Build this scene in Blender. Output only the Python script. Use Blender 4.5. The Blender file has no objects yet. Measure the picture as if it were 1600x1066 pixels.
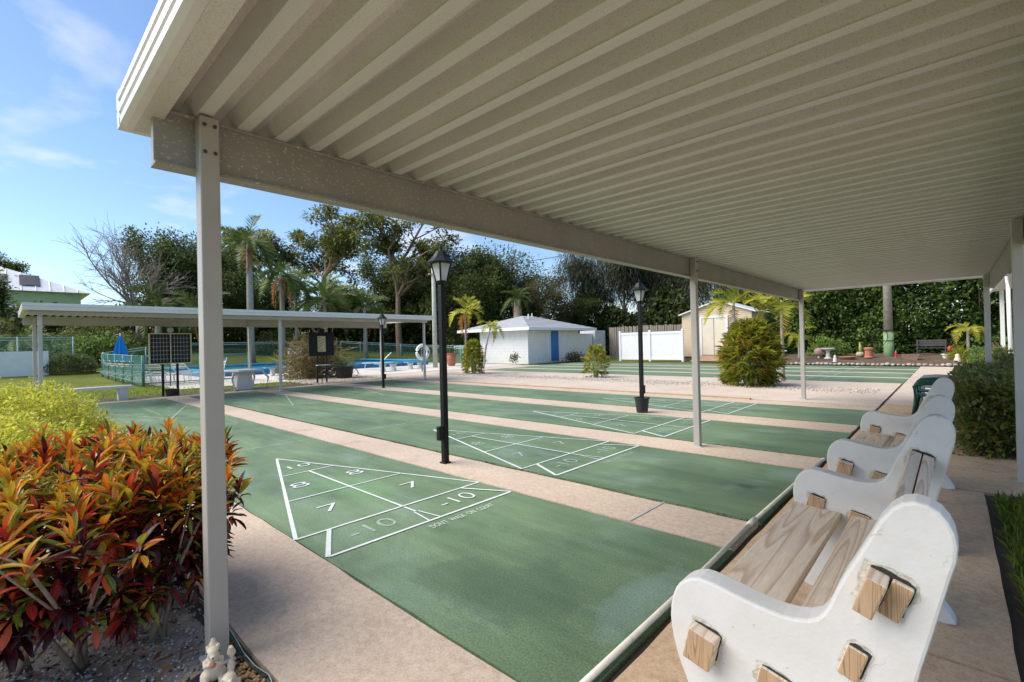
import bpy, bmesh, math, random
import numpy as np
from mathutils import Vector, Matrix

R_ = math.radians
scene = bpy.context.scene
COL = scene.collection

# ------------------------------------------------------------------ camera
CAM = Vector((1.0707, -1.4204, 1.3891))
YAW, PIT, ROL = 0.749165, 0.004522, -0.022849
cam_d = bpy.data.cameras.new('camera')
cam_d.sensor_width = 36.0
cam_d.lens = 16.6836
cam_d.clip_start = 0.02
cam_d.clip_end = 3000
cam = bpy.data.objects.new('camera', cam_d)
COL.objects.link(cam)
fw = Vector((-math.sin(YAW) * math.cos(PIT), math.cos(YAW) * math.cos(PIT), math.sin(PIT)))
rr = Vector((math.cos(YAW), math.sin(YAW), 0))
uu = rr.cross(fw)
r2 = math.cos(ROL) * rr + math.sin(ROL) * uu
u2 = -math.sin(ROL) * rr + math.cos(ROL) * uu
cam.matrix_world = Matrix(((r2.x, u2.x, -fw.x, CAM.x), (r2.y, u2.y, -fw.y, CAM.y),
                           (r2.z, u2.z, -fw.z, CAM.z), (0, 0, 0, 1)))
scene.camera = cam

# ------------------------------------------------------------------ world, sun, exposure
SUN_EL, SUN_AZ = R_(46), R_(224)        # azimuth of the sun measured from +Y towards +X
world = bpy.data.worlds.new('World')
scene.world = world
world.use_nodes = True
wn, wl = world.node_tree.nodes, world.node_tree.links
wn.clear()
out = wn.new('ShaderNodeOutputWorld')
bg = wn.new('ShaderNodeBackground')
bg.inputs['Strength'].default_value = 0.10
sky = wn.new('ShaderNodeTexSky')
sky.sky_type = 'NISHITA'
sky.sun_disc = False
sky.sun_elevation = SUN_EL
sky.sun_rotation = SUN_AZ
sky.air_density = 1.0
sky.dust_density = 0.3
sky.ozone_density = 4.0
# thin drifting cloud over the whole sky, laid out on a plane high above
tc = wn.new('ShaderNodeTexCoord')
sep = wn.new('ShaderNodeSeparateXYZ')
wl.new(tc.outputs['Generated'], sep.inputs[0])
zz = wn.new('ShaderNodeMath'); zz.operation = 'MAXIMUM'; zz.inputs[1].default_value = 0.0
wl.new(sep.outputs['Z'], zz.inputs[0])
za = wn.new('ShaderNodeMath'); za.operation = 'ADD'; za.inputs[1].default_value = 0.16
wl.new(zz.outputs[0], za.inputs[0])
dx = wn.new('ShaderNodeMath'); dx.operation = 'DIVIDE'
dy = wn.new('ShaderNodeMath'); dy.operation = 'DIVIDE'
wl.new(sep.outputs['X'], dx.inputs[0]); wl.new(za.outputs[0], dx.inputs[1])
wl.new(sep.outputs['Y'], dy.inputs[0]); wl.new(za.outputs[0], dy.inputs[1])
cmb = wn.new('ShaderNodeCombineXYZ')
wl.new(dx.outputs[0], cmb.inputs[0]); wl.new(dy.outputs[0], cmb.inputs[1])
cn = wn.new('ShaderNodeTexNoise')
cn.inputs['Scale'].default_value = 1.25
cn.inputs['Detail'].default_value = 8
cn.inputs['Roughness'].default_value = 0.55
cn.inputs['Distortion'].default_value = 0.25
cmap = wn.new('ShaderNodeMapping'); cmap.inputs['Location'].default_value = (7.3, 6.1, 0.0)
wl.new(cmb.outputs[0], cmap.inputs[0]); wl.new(cmap.outputs[0], cn.inputs['Vector'])
cr = wn.new('ShaderNodeValToRGB')
cr.color_ramp.elements[0].position = 0.55
cr.color_ramp.elements[0].color = (0, 0, 0, 1)
cr.color_ramp.elements[1].position = 0.76
cr.color_ramp.elements[1].color = (0.86, 0.86, 0.86, 1)
wl.new(cn.outputs['Fac'], cr.inputs[0])
mix = wn.new('ShaderNodeMixRGB')
mix.inputs['Color2'].default_value = (6.2, 6.0, 5.8, 1)
wl.new(cr.outputs[0], mix.inputs['Fac'])
wl.new(sky.outputs[0], mix.inputs['Color1'])
wl.new(mix.outputs[0], bg.inputs['Color'])
wl.new(bg.outputs[0], out.inputs[0])

sun_d = bpy.data.lights.new('sun', 'SUN')
sun_d.energy = 2.8
sun_d.angle = R_(55)
sun_d.color = (1.0, 0.92, 0.80)
sun = bpy.data.objects.new('sun', sun_d)
COL.objects.link(sun)
sd = Vector((math.sin(SUN_AZ) * math.cos(SUN_EL), math.cos(SUN_AZ) * math.cos(SUN_EL), math.sin(SUN_EL)))
sun.rotation_euler = sd.to_track_quat('Z', 'Y').to_euler()
sun.location = (-10, -10, 30)

vs = scene.view_settings
vs.view_transform = 'Standard'
vs.look = 'None'
vs.gamma = 1.0
vs.use_curve_mapping = False
vs.exposure = 0.98
scene.cycles.max_bounces = 8
scene.cycles.diffuse_bounces = 5
scene.cycles.transparent_max_bounces = 16
scene.cycles.use_denoising = True

# ------------------------------------------------------------------ materials
MATS = {}


def mk(name):
    m = bpy.data.materials.new(name)
    m.use_nodes = True
    nt = m.node_tree
    b = nt.nodes['Principled BSDF']
    MATS[name] = m
    return m, nt.nodes, nt.links, b


def ramp(n, l, src, stops):
    r = n.new('ShaderNodeValToRGB')
    e = r.color_ramp.elements
    while len(e) > 1:
        e.remove(e[-1])
    e[0].position = stops[0][0]
    e[0].color = (*stops[0][1], 1)
    for p, c in stops[1:]:
        k = e.new(p)
        k.color = (*c, 1)
    l.new(src, r.inputs[0])
    return r


def noise(n, l, scale, detail=5, rough=0.55, vec=None, stretch=None, dist=0.0):
    t = n.new('ShaderNodeTexNoise')
    t.inputs['Scale'].default_value = scale
    t.inputs['Detail'].default_value = detail
    t.inputs['Roughness'].default_value = rough
    t.inputs['Distortion'].default_value = dist
    if vec is None:
        c = n.new('ShaderNodeTexCoord')
        vec = c.outputs['Object']
    if stretch:
        mp = n.new('ShaderNodeMapping')
        mp.inputs['Scale'].default_value = stretch
        l.new(vec, mp.inputs[0])
        vec = mp.outputs[0]
    l.new(vec, t.inputs['Vector'])
    return t


def mixc(n, l, fac, a, b, mode='MIX'):
    m = n.new('ShaderNodeMixRGB')
    m.blend_type = mode
    for i, v in (('Fac', fac), ('Color1', a), ('Color2', b)):
        if isinstance(v, (int, float)):
            m.inputs[i].default_value = v
        elif isinstance(v, tuple):
            m.inputs[i].default_value = (*v, 1)
        else:
            l.new(v, m.inputs[i])
    return m


def bump(n, l, b, src, strength=0.3, dist=0.01):
    k = n.new('ShaderNodeBump')
    k.inputs['Strength'].default_value = strength
    k.inputs['Distance'].default_value = dist
    l.new(src, k.inputs['Height'])
    l.new(k.outputs[0], b.inputs['Normal'])
    return k


def plain(name, c, rough=0.5, var=0.18, scale=6, metal=0.0, bmp=0.1, bscale=60, spec=0.5, rnd=0.0, stain=None):
    """painted or solid stuff: base colour with soft mottling, fine speckle, slight relief"""
    m, n, l, b = mk(name)
    t = noise(n, l, scale)
    lo = tuple(x * (1 - var) for x in c)
    hi = tuple(min(1, x * (1 + var)) for x in c)
    col = ramp(n, l, t.outputs['Fac'], [(0.3, lo), (0.7, hi)]).outputs[0]
    if stain:
        s = noise(n, l, stain[0], 8, 0.65)
        f = ramp(n, l, s.outputs['Fac'], [(stain[1], (0, 0, 0)), (stain[2], (1, 1, 1))])
        col = mixc(n, l, f.outputs[0], col, stain[3]).outputs[0]
    if rnd:
        oi = n.new('ShaderNodeObjectInfo')
        rv = ramp(n, l, oi.outputs['Random'], [(0, (1 - rnd,) * 3), (1, (1 + rnd,) * 3)])
        col = mixc(n, l, 1.0, col, rv.outputs[0], 'MULTIPLY').outputs[0]
    l.new(col, b.inputs['Base Color'])
    b.inputs['Roughness'].default_value = rough
    b.inputs['Metallic'].default_value = metal
    b.inputs['Specular IOR Level'].default_value = spec
    if bmp:
        f2 = noise(n, l, bscale, 4)
        bump(n, l, b, f2.outputs['Fac'], bmp, 0.01)
    return m


def leafmat(name, stops, rough=0.5, trans=0.48, spec=0.35):
    """foliage: colour of each leaf from its own 'tint', a little light passes through"""
    m, n, l, b = mk(name)
    a = n.new('ShaderNodeAttribute')
    a.attribute_name = 'tint'
    r = ramp(n, l, a.outputs['Fac'], stops)
    oi = n.new('ShaderNodeObjectInfo')
    rv = ramp(n, l, oi.outputs['Random'], [(0, (0.82, 0.85, 0.8)), (1, (1.18, 1.12, 1.1))])
    col = mixc(n, l, 1.0, r.outputs[0], rv.outputs[0], 'MULTIPLY').outputs[0]
    l.new(col, b.inputs['Base Color'])
    b.inputs['Roughness'].default_value = rough
    b.inputs['Specular IOR Level'].default_value = spec
    tr = n.new('ShaderNodeBsdfTranslucent')
    l.new(col, tr.inputs['Color'])
    mx = n.new('ShaderNodeMixShader')
    mx.inputs[0].default_value = trans
    l.new(b.outputs[0], mx.inputs[1])
    l.new(tr.outputs[0], mx.inputs[2])
    l.new(mx.outputs[0], n['Material Output'].inputs['Surface'])
    return m


def m_court():
    m, n, l, b = mk('court_paint')
    big = noise(n, l, 0.35, 6, 0.6)
    mid = noise(n, l, 1.7, 8, 0.62, dist=0.4, stretch=(0.45, 1, 1))
    c1 = ramp(n, l, big.outputs['Fac'], [(0.3, (0.130, 0.200, 0.106)), (0.72, (0.205, 0.295, 0.158))])
    c2 = ramp(n, l, mid.outputs['Fac'], [(0.32, (0.66, 0.69, 0.69)), (0.6, (1, 1, 1)), (0.8, (1.16, 1.12, 1.14))])
    c = mixc(n, l, 1.0, c1.outputs[0], c2.outputs[0], 'MULTIPLY')
    # chalky bloom left where rain water dries
    ch = noise(n, l, 0.9, 9, 0.66, dist=0.8, stretch=(0.6, 1.2, 1))
    fch = ramp(n, l, ch.outputs['Fac'], [(0.52, (0, 0, 0)), (0.76, (0.42, 0.42, 0.42))])
    c = mixc(n, l, fch.outputs[0], c.outputs[0], (0.33, 0.45, 0.42))
    stk = noise(n, l, 7, 6, 0.7, stretch=(0.07, 1, 1))
    fst = ramp(n, l, stk.outputs['Fac'], [(0.32, (0.84, 0.85, 0.85)), (0.55, (1, 1, 1)), (0.72, (1.12, 1.1, 1.1))])
    c = mixc(n, l, 1.0, c.outputs[0], fst.outputs[0], 'MULTIPLY')
    # dark damp patches
    dk = noise(n, l, 0.55, 7, 0.6, dist=0.3)
    fdk = ramp(n, l, dk.outputs['Fac'], [(0.60, (0, 0, 0)), (0.74, (0.55, 0.55, 0.55))])
    c = mixc(n, l, fdk.outputs[0], c.outputs[0], (0.03, 0.065, 0.036))
    def spot(cx, cy, rx, ry, col, amt, c):
        # a stain with its own outline, somewhere on the court
        tcx = n.new('ShaderNodeTexCoord')
        wob = noise(n, l, 2.2, 6, 0.6)
        mp = n.new('ShaderNodeMapping')
        mp.inputs['Location'].default_value = (-cx / rx, -cy / ry, 0)
        mp.inputs['Scale'].default_value = (1 / rx, 1 / ry, 0)
        l.new(tcx.outputs['Object'], mp.inputs[0])
        ln_ = n.new('ShaderNodeVectorMath'); ln_.operation = 'LENGTH'
        l.new(mp.outputs[0], ln_.inputs[0])
        ad = n.new('ShaderNodeMath'); ad.operation = 'MULTIPLY_ADD'; ad.inputs[1].default_value = 1.1
        l.new(wob.outputs['Fac'], ad.inputs[0]); l.new(ln_.outputs['Value'], ad.inputs[2])
        f_ = ramp(n, l, ad.outputs[0], [(0.45, (amt,) * 3), (0.9, (amt * .5,) * 3), (1.2, (amt * .15,) * 3), (1.6, (0, 0, 0))])
        return mixc(n, l, f_.outputs[0], c.outputs[0], col)
    c = spot(-0.36, 3.30, 0.26, 0.16, (0.035, 0.062, 0.028), 0.75, c)
    c = spot(-0.18, 0.9, 0.32, 1.0, (0.30, 0.42, 0.41), 0.4, c)
    c = spot(-0.20, 4.0, 0.45, 0.6, (0.30, 0.42, 0.41), 0.4, c)
    c = spot(-0.9, 0.5, 1.1, 0.9, (0.055, 0.095, 0.055), 0.65, c)
    c = spot(-1.1, 3.3, 1.2, 1.2, (0.05, 0.085, 0.05), 0.5, c)
    c = spot(-3.4, 5.9, 1.3, 0.7, (0.05, 0.075, 0.045), 0.6, c)
    c = spot(-3.4, 0.9, 1.7, 0.75, (0.15, 0.31, 0.10), 0.5, c)
    c = spot(-12.6, 0.9, 1.7, 0.75, (0.15, 0.33, 0.12), 0.5, c)
    sp = noise(n, l, 90, 3)
    fs = ramp(n, l, sp.outputs['Fac'], [(0.33, (0.70, 0.70, 0.70)), (0.62, (1.14, 1.14, 1.14))])
    c = mixc(n, l, 1.0, c.outputs[0], fs.outputs[0], 'MULTIPLY')
    l.new(c.outputs[0], b.inputs['Base Color'])
    rg = ramp(n, l, mid.outputs['Fac'], [(0.3, (0.5, 0.5, 0.5)), (0.7, (0.72, 0.72, 0.72))])
    l.new(rg.outputs[0], b.inputs['Roughness'])
    b.inputs['Specular IOR Level'].default_value = 0.35
    bump(n, l, b, sp.outputs['Fac'], 0.22, 0.004)
    return m


def m_concrete(name, lo, hi, dark, grain=1.0, dirt=(0.56, 0.75)):
    m, n, l, b = mk(name)
    big = noise(n, l, 0.8, 8, 0.62)
    c = ramp(n, l, big.outputs['Fac'], [(0.3, lo), (0.7, hi)])
    st = noise(n, l, 2.3, 9, 0.68, dist=0.6)
    f = ramp(n, l, st.outputs['Fac'], [(dirt[0], (0, 0, 0)), (dirt[1], (0.7, 0.7, 0.7))])
    c = mixc(n, l, f.outputs[0], c.outputs[0], dark)
    md = noise(n, l, 22, 7, 0.75)
    fmd = ramp(n, l, md.outputs['Fac'], [(0.34, (0.80, 0.78, 0.76)), (0.56, (1.0, 1.0, 1.0)), (0.7, (1.08, 1.08, 1.08))])
    c = mixc(n, l, 1.0, c.outputs[0], fmd.outputs[0], 'MULTIPLY')
    sp = noise(n, l, 140, 4, 0.7)
    fs = ramp(n, l, sp.outputs['Fac'], [(0.32, (0.76, 0.75, 0.74)), (0.58, (1.06, 1.06, 1.06))])
    c = mixc(n, l, grain, c.outputs[0], fs.outputs[0], 'MULTIPLY')
    l.new(c.outputs[0], b.inputs['Base Color'])
    b.inputs['Roughness'].default_value = 0.86
    b.inputs['Specular IOR Level'].default_value = 0.25
    bump(n, l, b, sp.outputs['Fac'], 0.25, 0.004)
    return m


def m_wood(name, light, dark, axis=1, scale=1.0, rough=0.7):
    m, n, l, b = mk(name)
    tcx = n.new('ShaderNodeTexCoord')
    oi = n.new('ShaderNodeObjectInfo')
    mp = n.new('ShaderNodeMapping')
    s = [15.0 * scale] * 3
    s[axis] = 0.55 * scale
    mp.inputs['Scale'].default_value = s
    l.new(tcx.outputs['Object'], mp.inputs[0])
    off = n.new('ShaderNodeVectorMath'); off.operation = 'ADD'
    l.new(mp.outputs[0], off.inputs[0])
    sc = n.new('ShaderNodeMath'); sc.operation = 'MULTIPLY'; sc.inputs[1].default_value = 37.0
    l.new(oi.outputs['Random'], sc.inputs[0])
    l.new(sc.outputs[0], off.inputs[1])
    nz = noise(n, l, 0.62, 1.5, 0.35, vec=off.outputs[0])
    mul = n.new('ShaderNodeMath'); mul.operation = 'MULTIPLY'; mul.inputs[1].default_value = 17.0
    l.new(nz.outputs['Fac'], mul.inputs[0])
    fr = n.new('ShaderNodeMath'); fr.operation = 'FRACT'
    l.new(mul.outputs[0], fr.inputs[0])
    c = ramp(n, l, fr.outputs[0], [(0.0, light), (0.55, tuple(x * 0.9 for x in light)), (0.86, dark), (1.0, light)])
    g = noise(n, l, 22, 5, 0.6, vec=off.outputs[0])
    fg = ramp(n, l, g.outputs['Fac'], [(0.3, (0.84, 0.83, 0.82)), (0.7, (1.1, 1.1, 1.1))])
    c = mixc(n, l, 1.0, c.outputs[0], fg.outputs[0], 'MULTIPLY')
    kn = noise(n, l, 5, 5, 0.6)
    fk = ramp(n, l, kn.outputs['Fac'], [(0.55, (0, 0, 0)), (0.8, (0.55, 0.55, 0.55))])
    c = mixc(n, l, fk.outputs[0], c.outputs[0], (0.36, 0.31, 0.27))
    l.new(c.outputs[0], b.inputs['Base Color'])
    b.inputs['Roughness'].default_value = rough
    bump(n, l, b, fr.outputs[0], 0.12, 0.003)
    return m


def m_grass(name, a, c_, b_):
    m, n, l, b = mk(name)
    t = noise(n, l, 0.35, 6, 0.6)
    u = noise(n, l, 9, 6, 0.7)
    c1 = ramp(n, l, t.outputs['Fac'], [(0.3, a), (0.55, c_), (0.75, b_)])
    c2 = ramp(n, l, u.outputs['Fac'], [(0.3, (0.55, 0.58, 0.5)), (0.7, (1.3, 1.25, 1.15))])
    c = mixc(n, l, 1.0, c1.outputs[0], c2.outputs[0], 'MULTIPLY')
    l.new(c.outputs[0], b.inputs['Base Color'])
    b.inputs['Roughness'].default_value = 0.9
    b.inputs['Specular IOR Level'].default_value = 0.15
    v = noise(n, l, 35, 4, 0.7)
    bump(n, l, b, v.outputs['Fac'], 0.8, 0.05)
    return m


def m_roofpan():
    """white enamelled sheet gone cream, with mildew specks"""
    m, n, l, b = mk('roof_sheet')
    t = noise(n, l, 1.3, 7, 0.6, stretch=(0.3, 1, 1))
    c = ramp(n, l, t.outputs['Fac'], [(0.3, (0.56, 0.55, 0.515)), (0.7, (0.76, 0.75, 0.72))])
    s = noise(n, l, 190, 3, 0.6)
    f = ramp(n, l, s.outputs['Fac'], [(0.50, (0, 0, 0)), (0.70, (0.5, 0.5, 0.5))])
    c = mixc(n, l, f.outputs[0], c.outputs[0], (0.30, 0.285, 0.24))
    d = noise(n, l, 160, 2, 0.5)
    fd = ramp(n, l, d.outputs['Fac'], [(0.72, (0, 0, 0)), (0.76, (0.8, 0.8, 0.8))])
    c = mixc(n, l, fd.outputs[0], c.outputs[0], (0.12, 0.10, 0.07))
    l.new(c.outputs[0], b.inputs['Base Color'])
    b.inputs['Roughness'].default_value = 0.55
    bump(n, l, b, s.outputs['Fac'], 0.12, 0.003)
    return m


def m_speckled():
    """painted aluminium beam, grey with white flecks of chalking paint"""
    m, n, l, b = mk('beam_paint')
    t = noise(n, l, 3, 6, 0.6)
    c = ramp(n, l, t.outputs['Fac'], [(0.3, (0.25, 0.24, 0.215)), (0.7, (0.33, 0.315, 0.285))])
    s = noise(n, l, 85, 4, 0.6, stretch=(1, 0.6, 1))
    f = ramp(n, l, s.outputs['Fac'], [(0.60, (0, 0, 0)), (0.66, (0.8, 0.8, 0.8))])
    c = mixc(n, l, f.outputs[0], c.outputs[0], (0.62, 0.61, 0.58))
    l.new(c.outputs[0], b.inputs['Base Color'])
    b.inputs['Roughness'].default_value = 0.5
    bump(n, l, b, s.outputs['Fac'], 0.15, 0.003)
    return m


def m_croton():
    m, n, l, b = mk('croton_leaf')
    a = n.new('ShaderNodeAttribute'); a.attribute_name = 'tint'
    lv = n.new('ShaderNodeAttribute'); lv.attribute_name = 'lv'
    lu = n.new('ShaderNodeAttribute'); lu.attribute_name = 'lu'
    base = ramp(n, l, a.outputs['Fac'], [
        (0.0, (0.022, 0.009, 0.012)), (0.14, (0.06, 0.010, 0.014)), (0.28, (0.17, 0.014, 0.018)),
        (0.40, (0.52, 0.028, 0.022)), (0.47, (0.70, 0.11, 0.035)), (0.53, (0.04, 0.062, 0.014)),
        (0.64, (0.09, 0.15, 0.022)), (0.74, (0.26, 0.30, 0.035)), (0.84, (0.68, 0.42, 0.035)),
        (0.92, (0.74, 0.26, 0.018)), (1.0, (0.70, 0.15, 0.015))])
    vein = ramp(n, l, a.outputs['Fac'], [
        (0.0, (0.10, 0.02, 0.03)), (0.3, (0.45, 0.05, 0.06)), (0.5, (0.55, 0.20, 0.04)),
        (0.66, (0.45, 0.42, 0.06)), (0.85, (0.80, 0.50, 0.05)), (1.0, (0.75, 0.30, 0.03))])
    ab = n.new('ShaderNodeMath'); ab.operation = 'ABSOLUTE'
    l.new(lv.outputs['Fac'], ab.inputs[0])
    fm = ramp(n, l, ab.outputs[0], [(0.0, (0.8, 0.8, 0.8)), (0.22, (0.1, 0.1, 0.1)), (0.5, (0, 0, 0))])
    nz = noise(n, l, 28, 4, 0.6)
    bl = ramp(n, l, nz.outputs['Fac'], [(0.52, (0, 0, 0)), (0.66, (0.55, 0.55, 0.55))])
    c = mixc(n, l, bl.outputs[0], base.outputs[0], vein.outputs[0])
    c = mixc(n, l, fm.outputs[0], c.outputs[0], vein.outputs[0])
    l.new(c.outputs[0], b.inputs['Base Color'])
    b.inputs['Roughness'].default_value = 0.34
    tr = n.new('ShaderNodeBsdfTranslucent')
    l.new(c.outputs[0], tr.inputs['Color'])
    mx = n.new('ShaderNodeMixShader'); mx.inputs[0].default_value = 0.28
    l.new(b.outputs[0], mx.inputs[1]); l.new(tr.outputs[0], mx.inputs[2])
    l.new(mx.outputs[0], n['Material Output'].inputs['Surface'])
    return m


def m_see_through(name, c, keep, rough=0.6):
    """woven wire or screen too fine to resolve from here: partly open"""
    m, n, l, b = mk(name)
    b.inputs['Base Color'].default_value = (*c, 1)
    b.inputs['Roughness'].default_value = rough
    tr = n.new('ShaderNodeBsdfTransparent')
    mx = n.new('ShaderNodeMixShader'); mx.inputs[0].default_value = keep
    l.new(tr.outputs[0], mx.inputs[1]); l.new(b.outputs[0], mx.inputs[2])
    l.new(mx.outputs[0], n['Material Output'].inputs['Surface'])
    return m


def m_wire():
    """chain link: diamond wires with open gaps"""
    m, n, l, b = mk('chain_link')
    b.inputs['Base Color'].default_value = (0.16, 0.36, 0.30, 1)
    b.inputs['Roughness'].default_value = 0.5
    tcx = n.new('ShaderNodeTexCoord')
    sp = n.new('ShaderNodeSeparateXYZ')
    l.new(tcx.outputs['UV'], sp.inputs[0])
    prev = None
    for sgn in (1, -1):
        k = n.new('ShaderNodeMath'); k.operation = 'MULTIPLY_ADD'; k.inputs[1].default_value = sgn
        l.new(sp.outputs['X'], k.inputs[0]); l.new(sp.outputs['Y'], k.inputs[2])
        k2 = n.new('ShaderNodeMath'); k2.operation = 'MULTIPLY'; k2.inputs[1].default_value = 1 / 0.085
        l.new(k.outputs[0], k2.inputs[0])
        fr = n.new('ShaderNodeMath'); fr.operation = 'FRACT'
        l.new(k2.outputs[0], fr.inputs[0])
        lt = n.new('ShaderNodeMath'); lt.operation = 'LESS_THAN'; lt.inputs[1].default_value = 0.10
        l.new(fr.outputs[0], lt.inputs[0])
        if prev is None:
            prev = lt
        else:
            mxm = n.new('ShaderNodeMath'); mxm.operation = 'MAXIMUM'
            l.new(prev.outputs[0], mxm.inputs[0]); l.new(lt.outputs[0], mxm.inputs[1])
            prev = mxm
    tr = n.new('ShaderNodeBsdfTransparent')
    mx = n.new('ShaderNodeMixShader')
    l.new(prev.outputs[0], mx.inputs[0])
    l.new(tr.outputs[0], mx.inputs[1]); l.new(b.outputs[0], mx.inputs[2])
    l.new(mx.outputs[0], n['Material Output'].inputs['Surface'])
    return m


def m_faded(name, c, keep):
    """stencil paint worn thin: broken cover over the court"""
    m, n, l, b = mk(name)
    b.inputs['Base Color'].default_value = (*c, 1)
    b.inputs['Roughness'].default_value = 0.7
    t = noise(n, l, 9, 7, 0.7)
    f = ramp(n, l, t.outputs['Fac'], [(0.5 - keep * 0.5, (0.96, 0.96, 0.96)), (1.02 - keep * 0.45, (0.1, 0.1, 0.1))])
    tr = n.new('ShaderNodeBsdfTransparent')
    mx = n.new('ShaderNodeMixShader')
    l.new(f.outputs[0], mx.inputs[0])
    l.new(tr.outputs[0], mx.inputs[1]); l.new(b.outputs[0], mx.inputs[2])
    l.new(mx.outputs[0], n['Material Output'].inputs['Surface'])
    return m


M_COURT = m_court()
M_CONC = m_concrete('concrete_pale', (0.54, 0.43, 0.335), (0.65, 0.53, 0.42), (0.39, 0.30, 0.225))
M_CONC2 = m_concrete('concrete_tan', (0.58, 0.41, 0.265), (0.70, 0.52, 0.35), (0.33, 0.225, 0.145), dirt=(0.5, 0.72))
M_SANDY = m_concrete('concrete_sandy', (0.57, 0.475, 0.385), (0.67, 0.57, 0.475), (0.43, 0.355, 0.285))
M_DECK = m_concrete('pool_deck_white', (0.62, 0.57, 0.52), (0.74, 0.70, 0.65), (0.5, 0.45, 0.4))
M_SOIL = m_concrete('soil_dark', (0.05, 0.042, 0.033), (0.12, 0.10, 0.075), (0.03, 0.025, 0.02))
M_BED = m_concrete('sand_bed', (0.34, 0.30, 0.265), (0.50, 0.45, 0.40), (0.17, 0.145, 0.12), dirt=(0.5, 0.68))
M_MULCH = m_concrete('mulch', (0.10, 0.07, 0.05), (0.17, 0.12, 0.085), (0.05, 0.035, 0.025))
M_CURB = m_concrete('curb_orange', (0.50, 0.31, 0.17), (0.58, 0.40, 0.25), (0.3, 0.2, 0.12))
M_LAWN = m_grass('lawn', (0.10, 0.14, 0.022), (0.17, 0.20, 0.035), (0.24, 0.24, 0.06))
M_LINE = plain('line_paint', (0.70, 0.74, 0.72), 0.6, 0.12, 7, stain=(14, 0.58, 0.72, (0.30, 0.42, 0.33)))
M_FADE0 = m_faded('line_thin', (0.64, 0.72, 0.68), 0.85)
M_FADE1 = m_faded('line_worn', (0.62, 0.70, 0.66), 0.62)
M_FADE2 = m_faded('line_ghost', (0.42, 0.56, 0.44), 0.45)
M_ROOF = m_roofpan()
M_BEAM = m_speckled()
M_POST = plain('post_paint', (0.50, 0.48, 0.455), 0.42, 0.06, 4, bmp=0.04, stain=(5, 0.6, 0.8, (0.47, 0.45, 0.41)))
M_POSTN = plain('post_taupe', (0.40, 0.375, 0.345), 0.45, 0.06, 4, bmp=0.04, stain=(5, 0.6, 0.8, (0.33, 0.31, 0.28)))
M_FASCIA = plain('fascia_paint', (0.72, 0.72, 0.72), 0.35, 0.05, 3, stain=(7, 0.62, 0.8, (0.6, 0.6, 0.54)))
M_BOLT = plain('bolt_dark', (0.05, 0.045, 0.04), 0.5)
def m_cement():
    """white painted cement: faint stains, hairline cracks, pin holes"""
    m, n, l, b = mk('bench_cement')
    t = noise(n, l, 4, 7, 0.6)
    c = ramp(n, l, t.outputs['Fac'], [(0.3, (0.60, 0.585, 0.56)), (0.7, (0.69, 0.68, 0.66))])
    s = noise(n, l, 6, 8, 0.65, dist=0.5)
    f = ramp(n, l, s.outputs['Fac'], [(0.54, (0, 0, 0)), (0.78, (0.5, 0.5, 0.5))])
    c = mixc(n, l, f.outputs[0], c.outputs[0], (0.56, 0.50, 0.42))
    wv = noise(n, l, 7, 4, 0.6)
    tcx = n.new('ShaderNodeTexCoord')
    ad = mixc(n, l, 0.12, tcx.outputs['Object'], wv.outputs['Color'])
    vo = n.new('ShaderNodeTexVoronoi'); vo.feature = 'DISTANCE_TO_EDGE'; vo.inputs['Scale'].default_value = 4.5
    l.new(ad.outputs[0], vo.inputs['Vector'])
    ck = ramp(n, l, vo.outputs['Distance'], [(0.0, (1, 1, 1)), (0.006, (0, 0, 0))])
    mk_ = noise(n, l, 3.1, 3)
    fm = ramp(n, l, mk_.outputs['Fac'], [(0.54, (0, 0, 0)), (0.6, (0.6, 0.6, 0.6))])
    cm = mixc(n, l, 1.0, ck.outputs[0], fm.outputs[0], 'MULTIPLY')
    c = mixc(n, l, cm.outputs[0], c.outputs[0], (0.34, 0.30, 0.25))
    ph = noise(n, l, 70, 2, 0.5)
    fp = ramp(n, l, ph.outputs['Fac'], [(0.73, (0, 0, 0)), (0.77, (0.7, 0.7, 0.7))])
    c = mixc(n, l, fp.outputs[0], c.outputs[0], (0.22, 0.19, 0.16))
    l.new(c.outputs[0], b.inputs['Base Color'])
    b.inputs['Roughness'].default_value = 0.72
    hs = mixc(n, l, 0.5, ph.outputs['Fac'], s.outputs['Fac'])
    bump(n, l, b, hs.outputs[0], 0.35, 0.006)
    return m


M_BENCH = m_cement()
M_CRACK = plain('broken_cement', (0.55, 0.52, 0.44), 0.95, 0.3, 40, bmp=0.9)
M_HOLE = plain('slot_dark', (0.03, 0.026, 0.022), 0.9)
M_WOODA = m_wood('bench_plank', (0.80, 0.67, 0.54), (0.56, 0.41, 0.29), 1)
M_WOODE = m_wood('plank_end', (0.50, 0.33, 0.19), (0.25, 0.15, 0.075), 2, 3.0)
M_WFENCE = m_wood('fence_wood', (0.30, 0.265, 0.23), (0.16, 0.135, 0.115), 2, 1.0, 0.9)
M_BLACK = plain('black_enamel', (0.007, 0.007, 0.008), 0.45, 0.3, 20, bmp=0.08, spec=0.25)
M_BLACKP = plain('black_plastic', (0.018, 0.018, 0.018), 0.55, 0.3, 20, stain=(16, 0.62, 0.72, (0.3, 0.3, 0.28)))
M_LGLASS = plain('lantern_glass', (0.50, 0.51, 0.50), 0.22, 0.15, 9)
M_PVC = plain('pvc_pipe', (0.74, 0.68, 0.56), 0.4, 0.1, 8, stain=(12, 0.6, 0.75, (0.4, 0.36, 0.28)))
M_WHITE = plain('white_paint', (0.82, 0.815, 0.80), 0.5, 0.05, 3, stain=(4, 0.62, 0.8, (0.6, 0.58, 0.53)))
M_VINYL = plain('white_vinyl', (0.80, 0.80, 0.82), 0.35, 0.03, 3)
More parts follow.
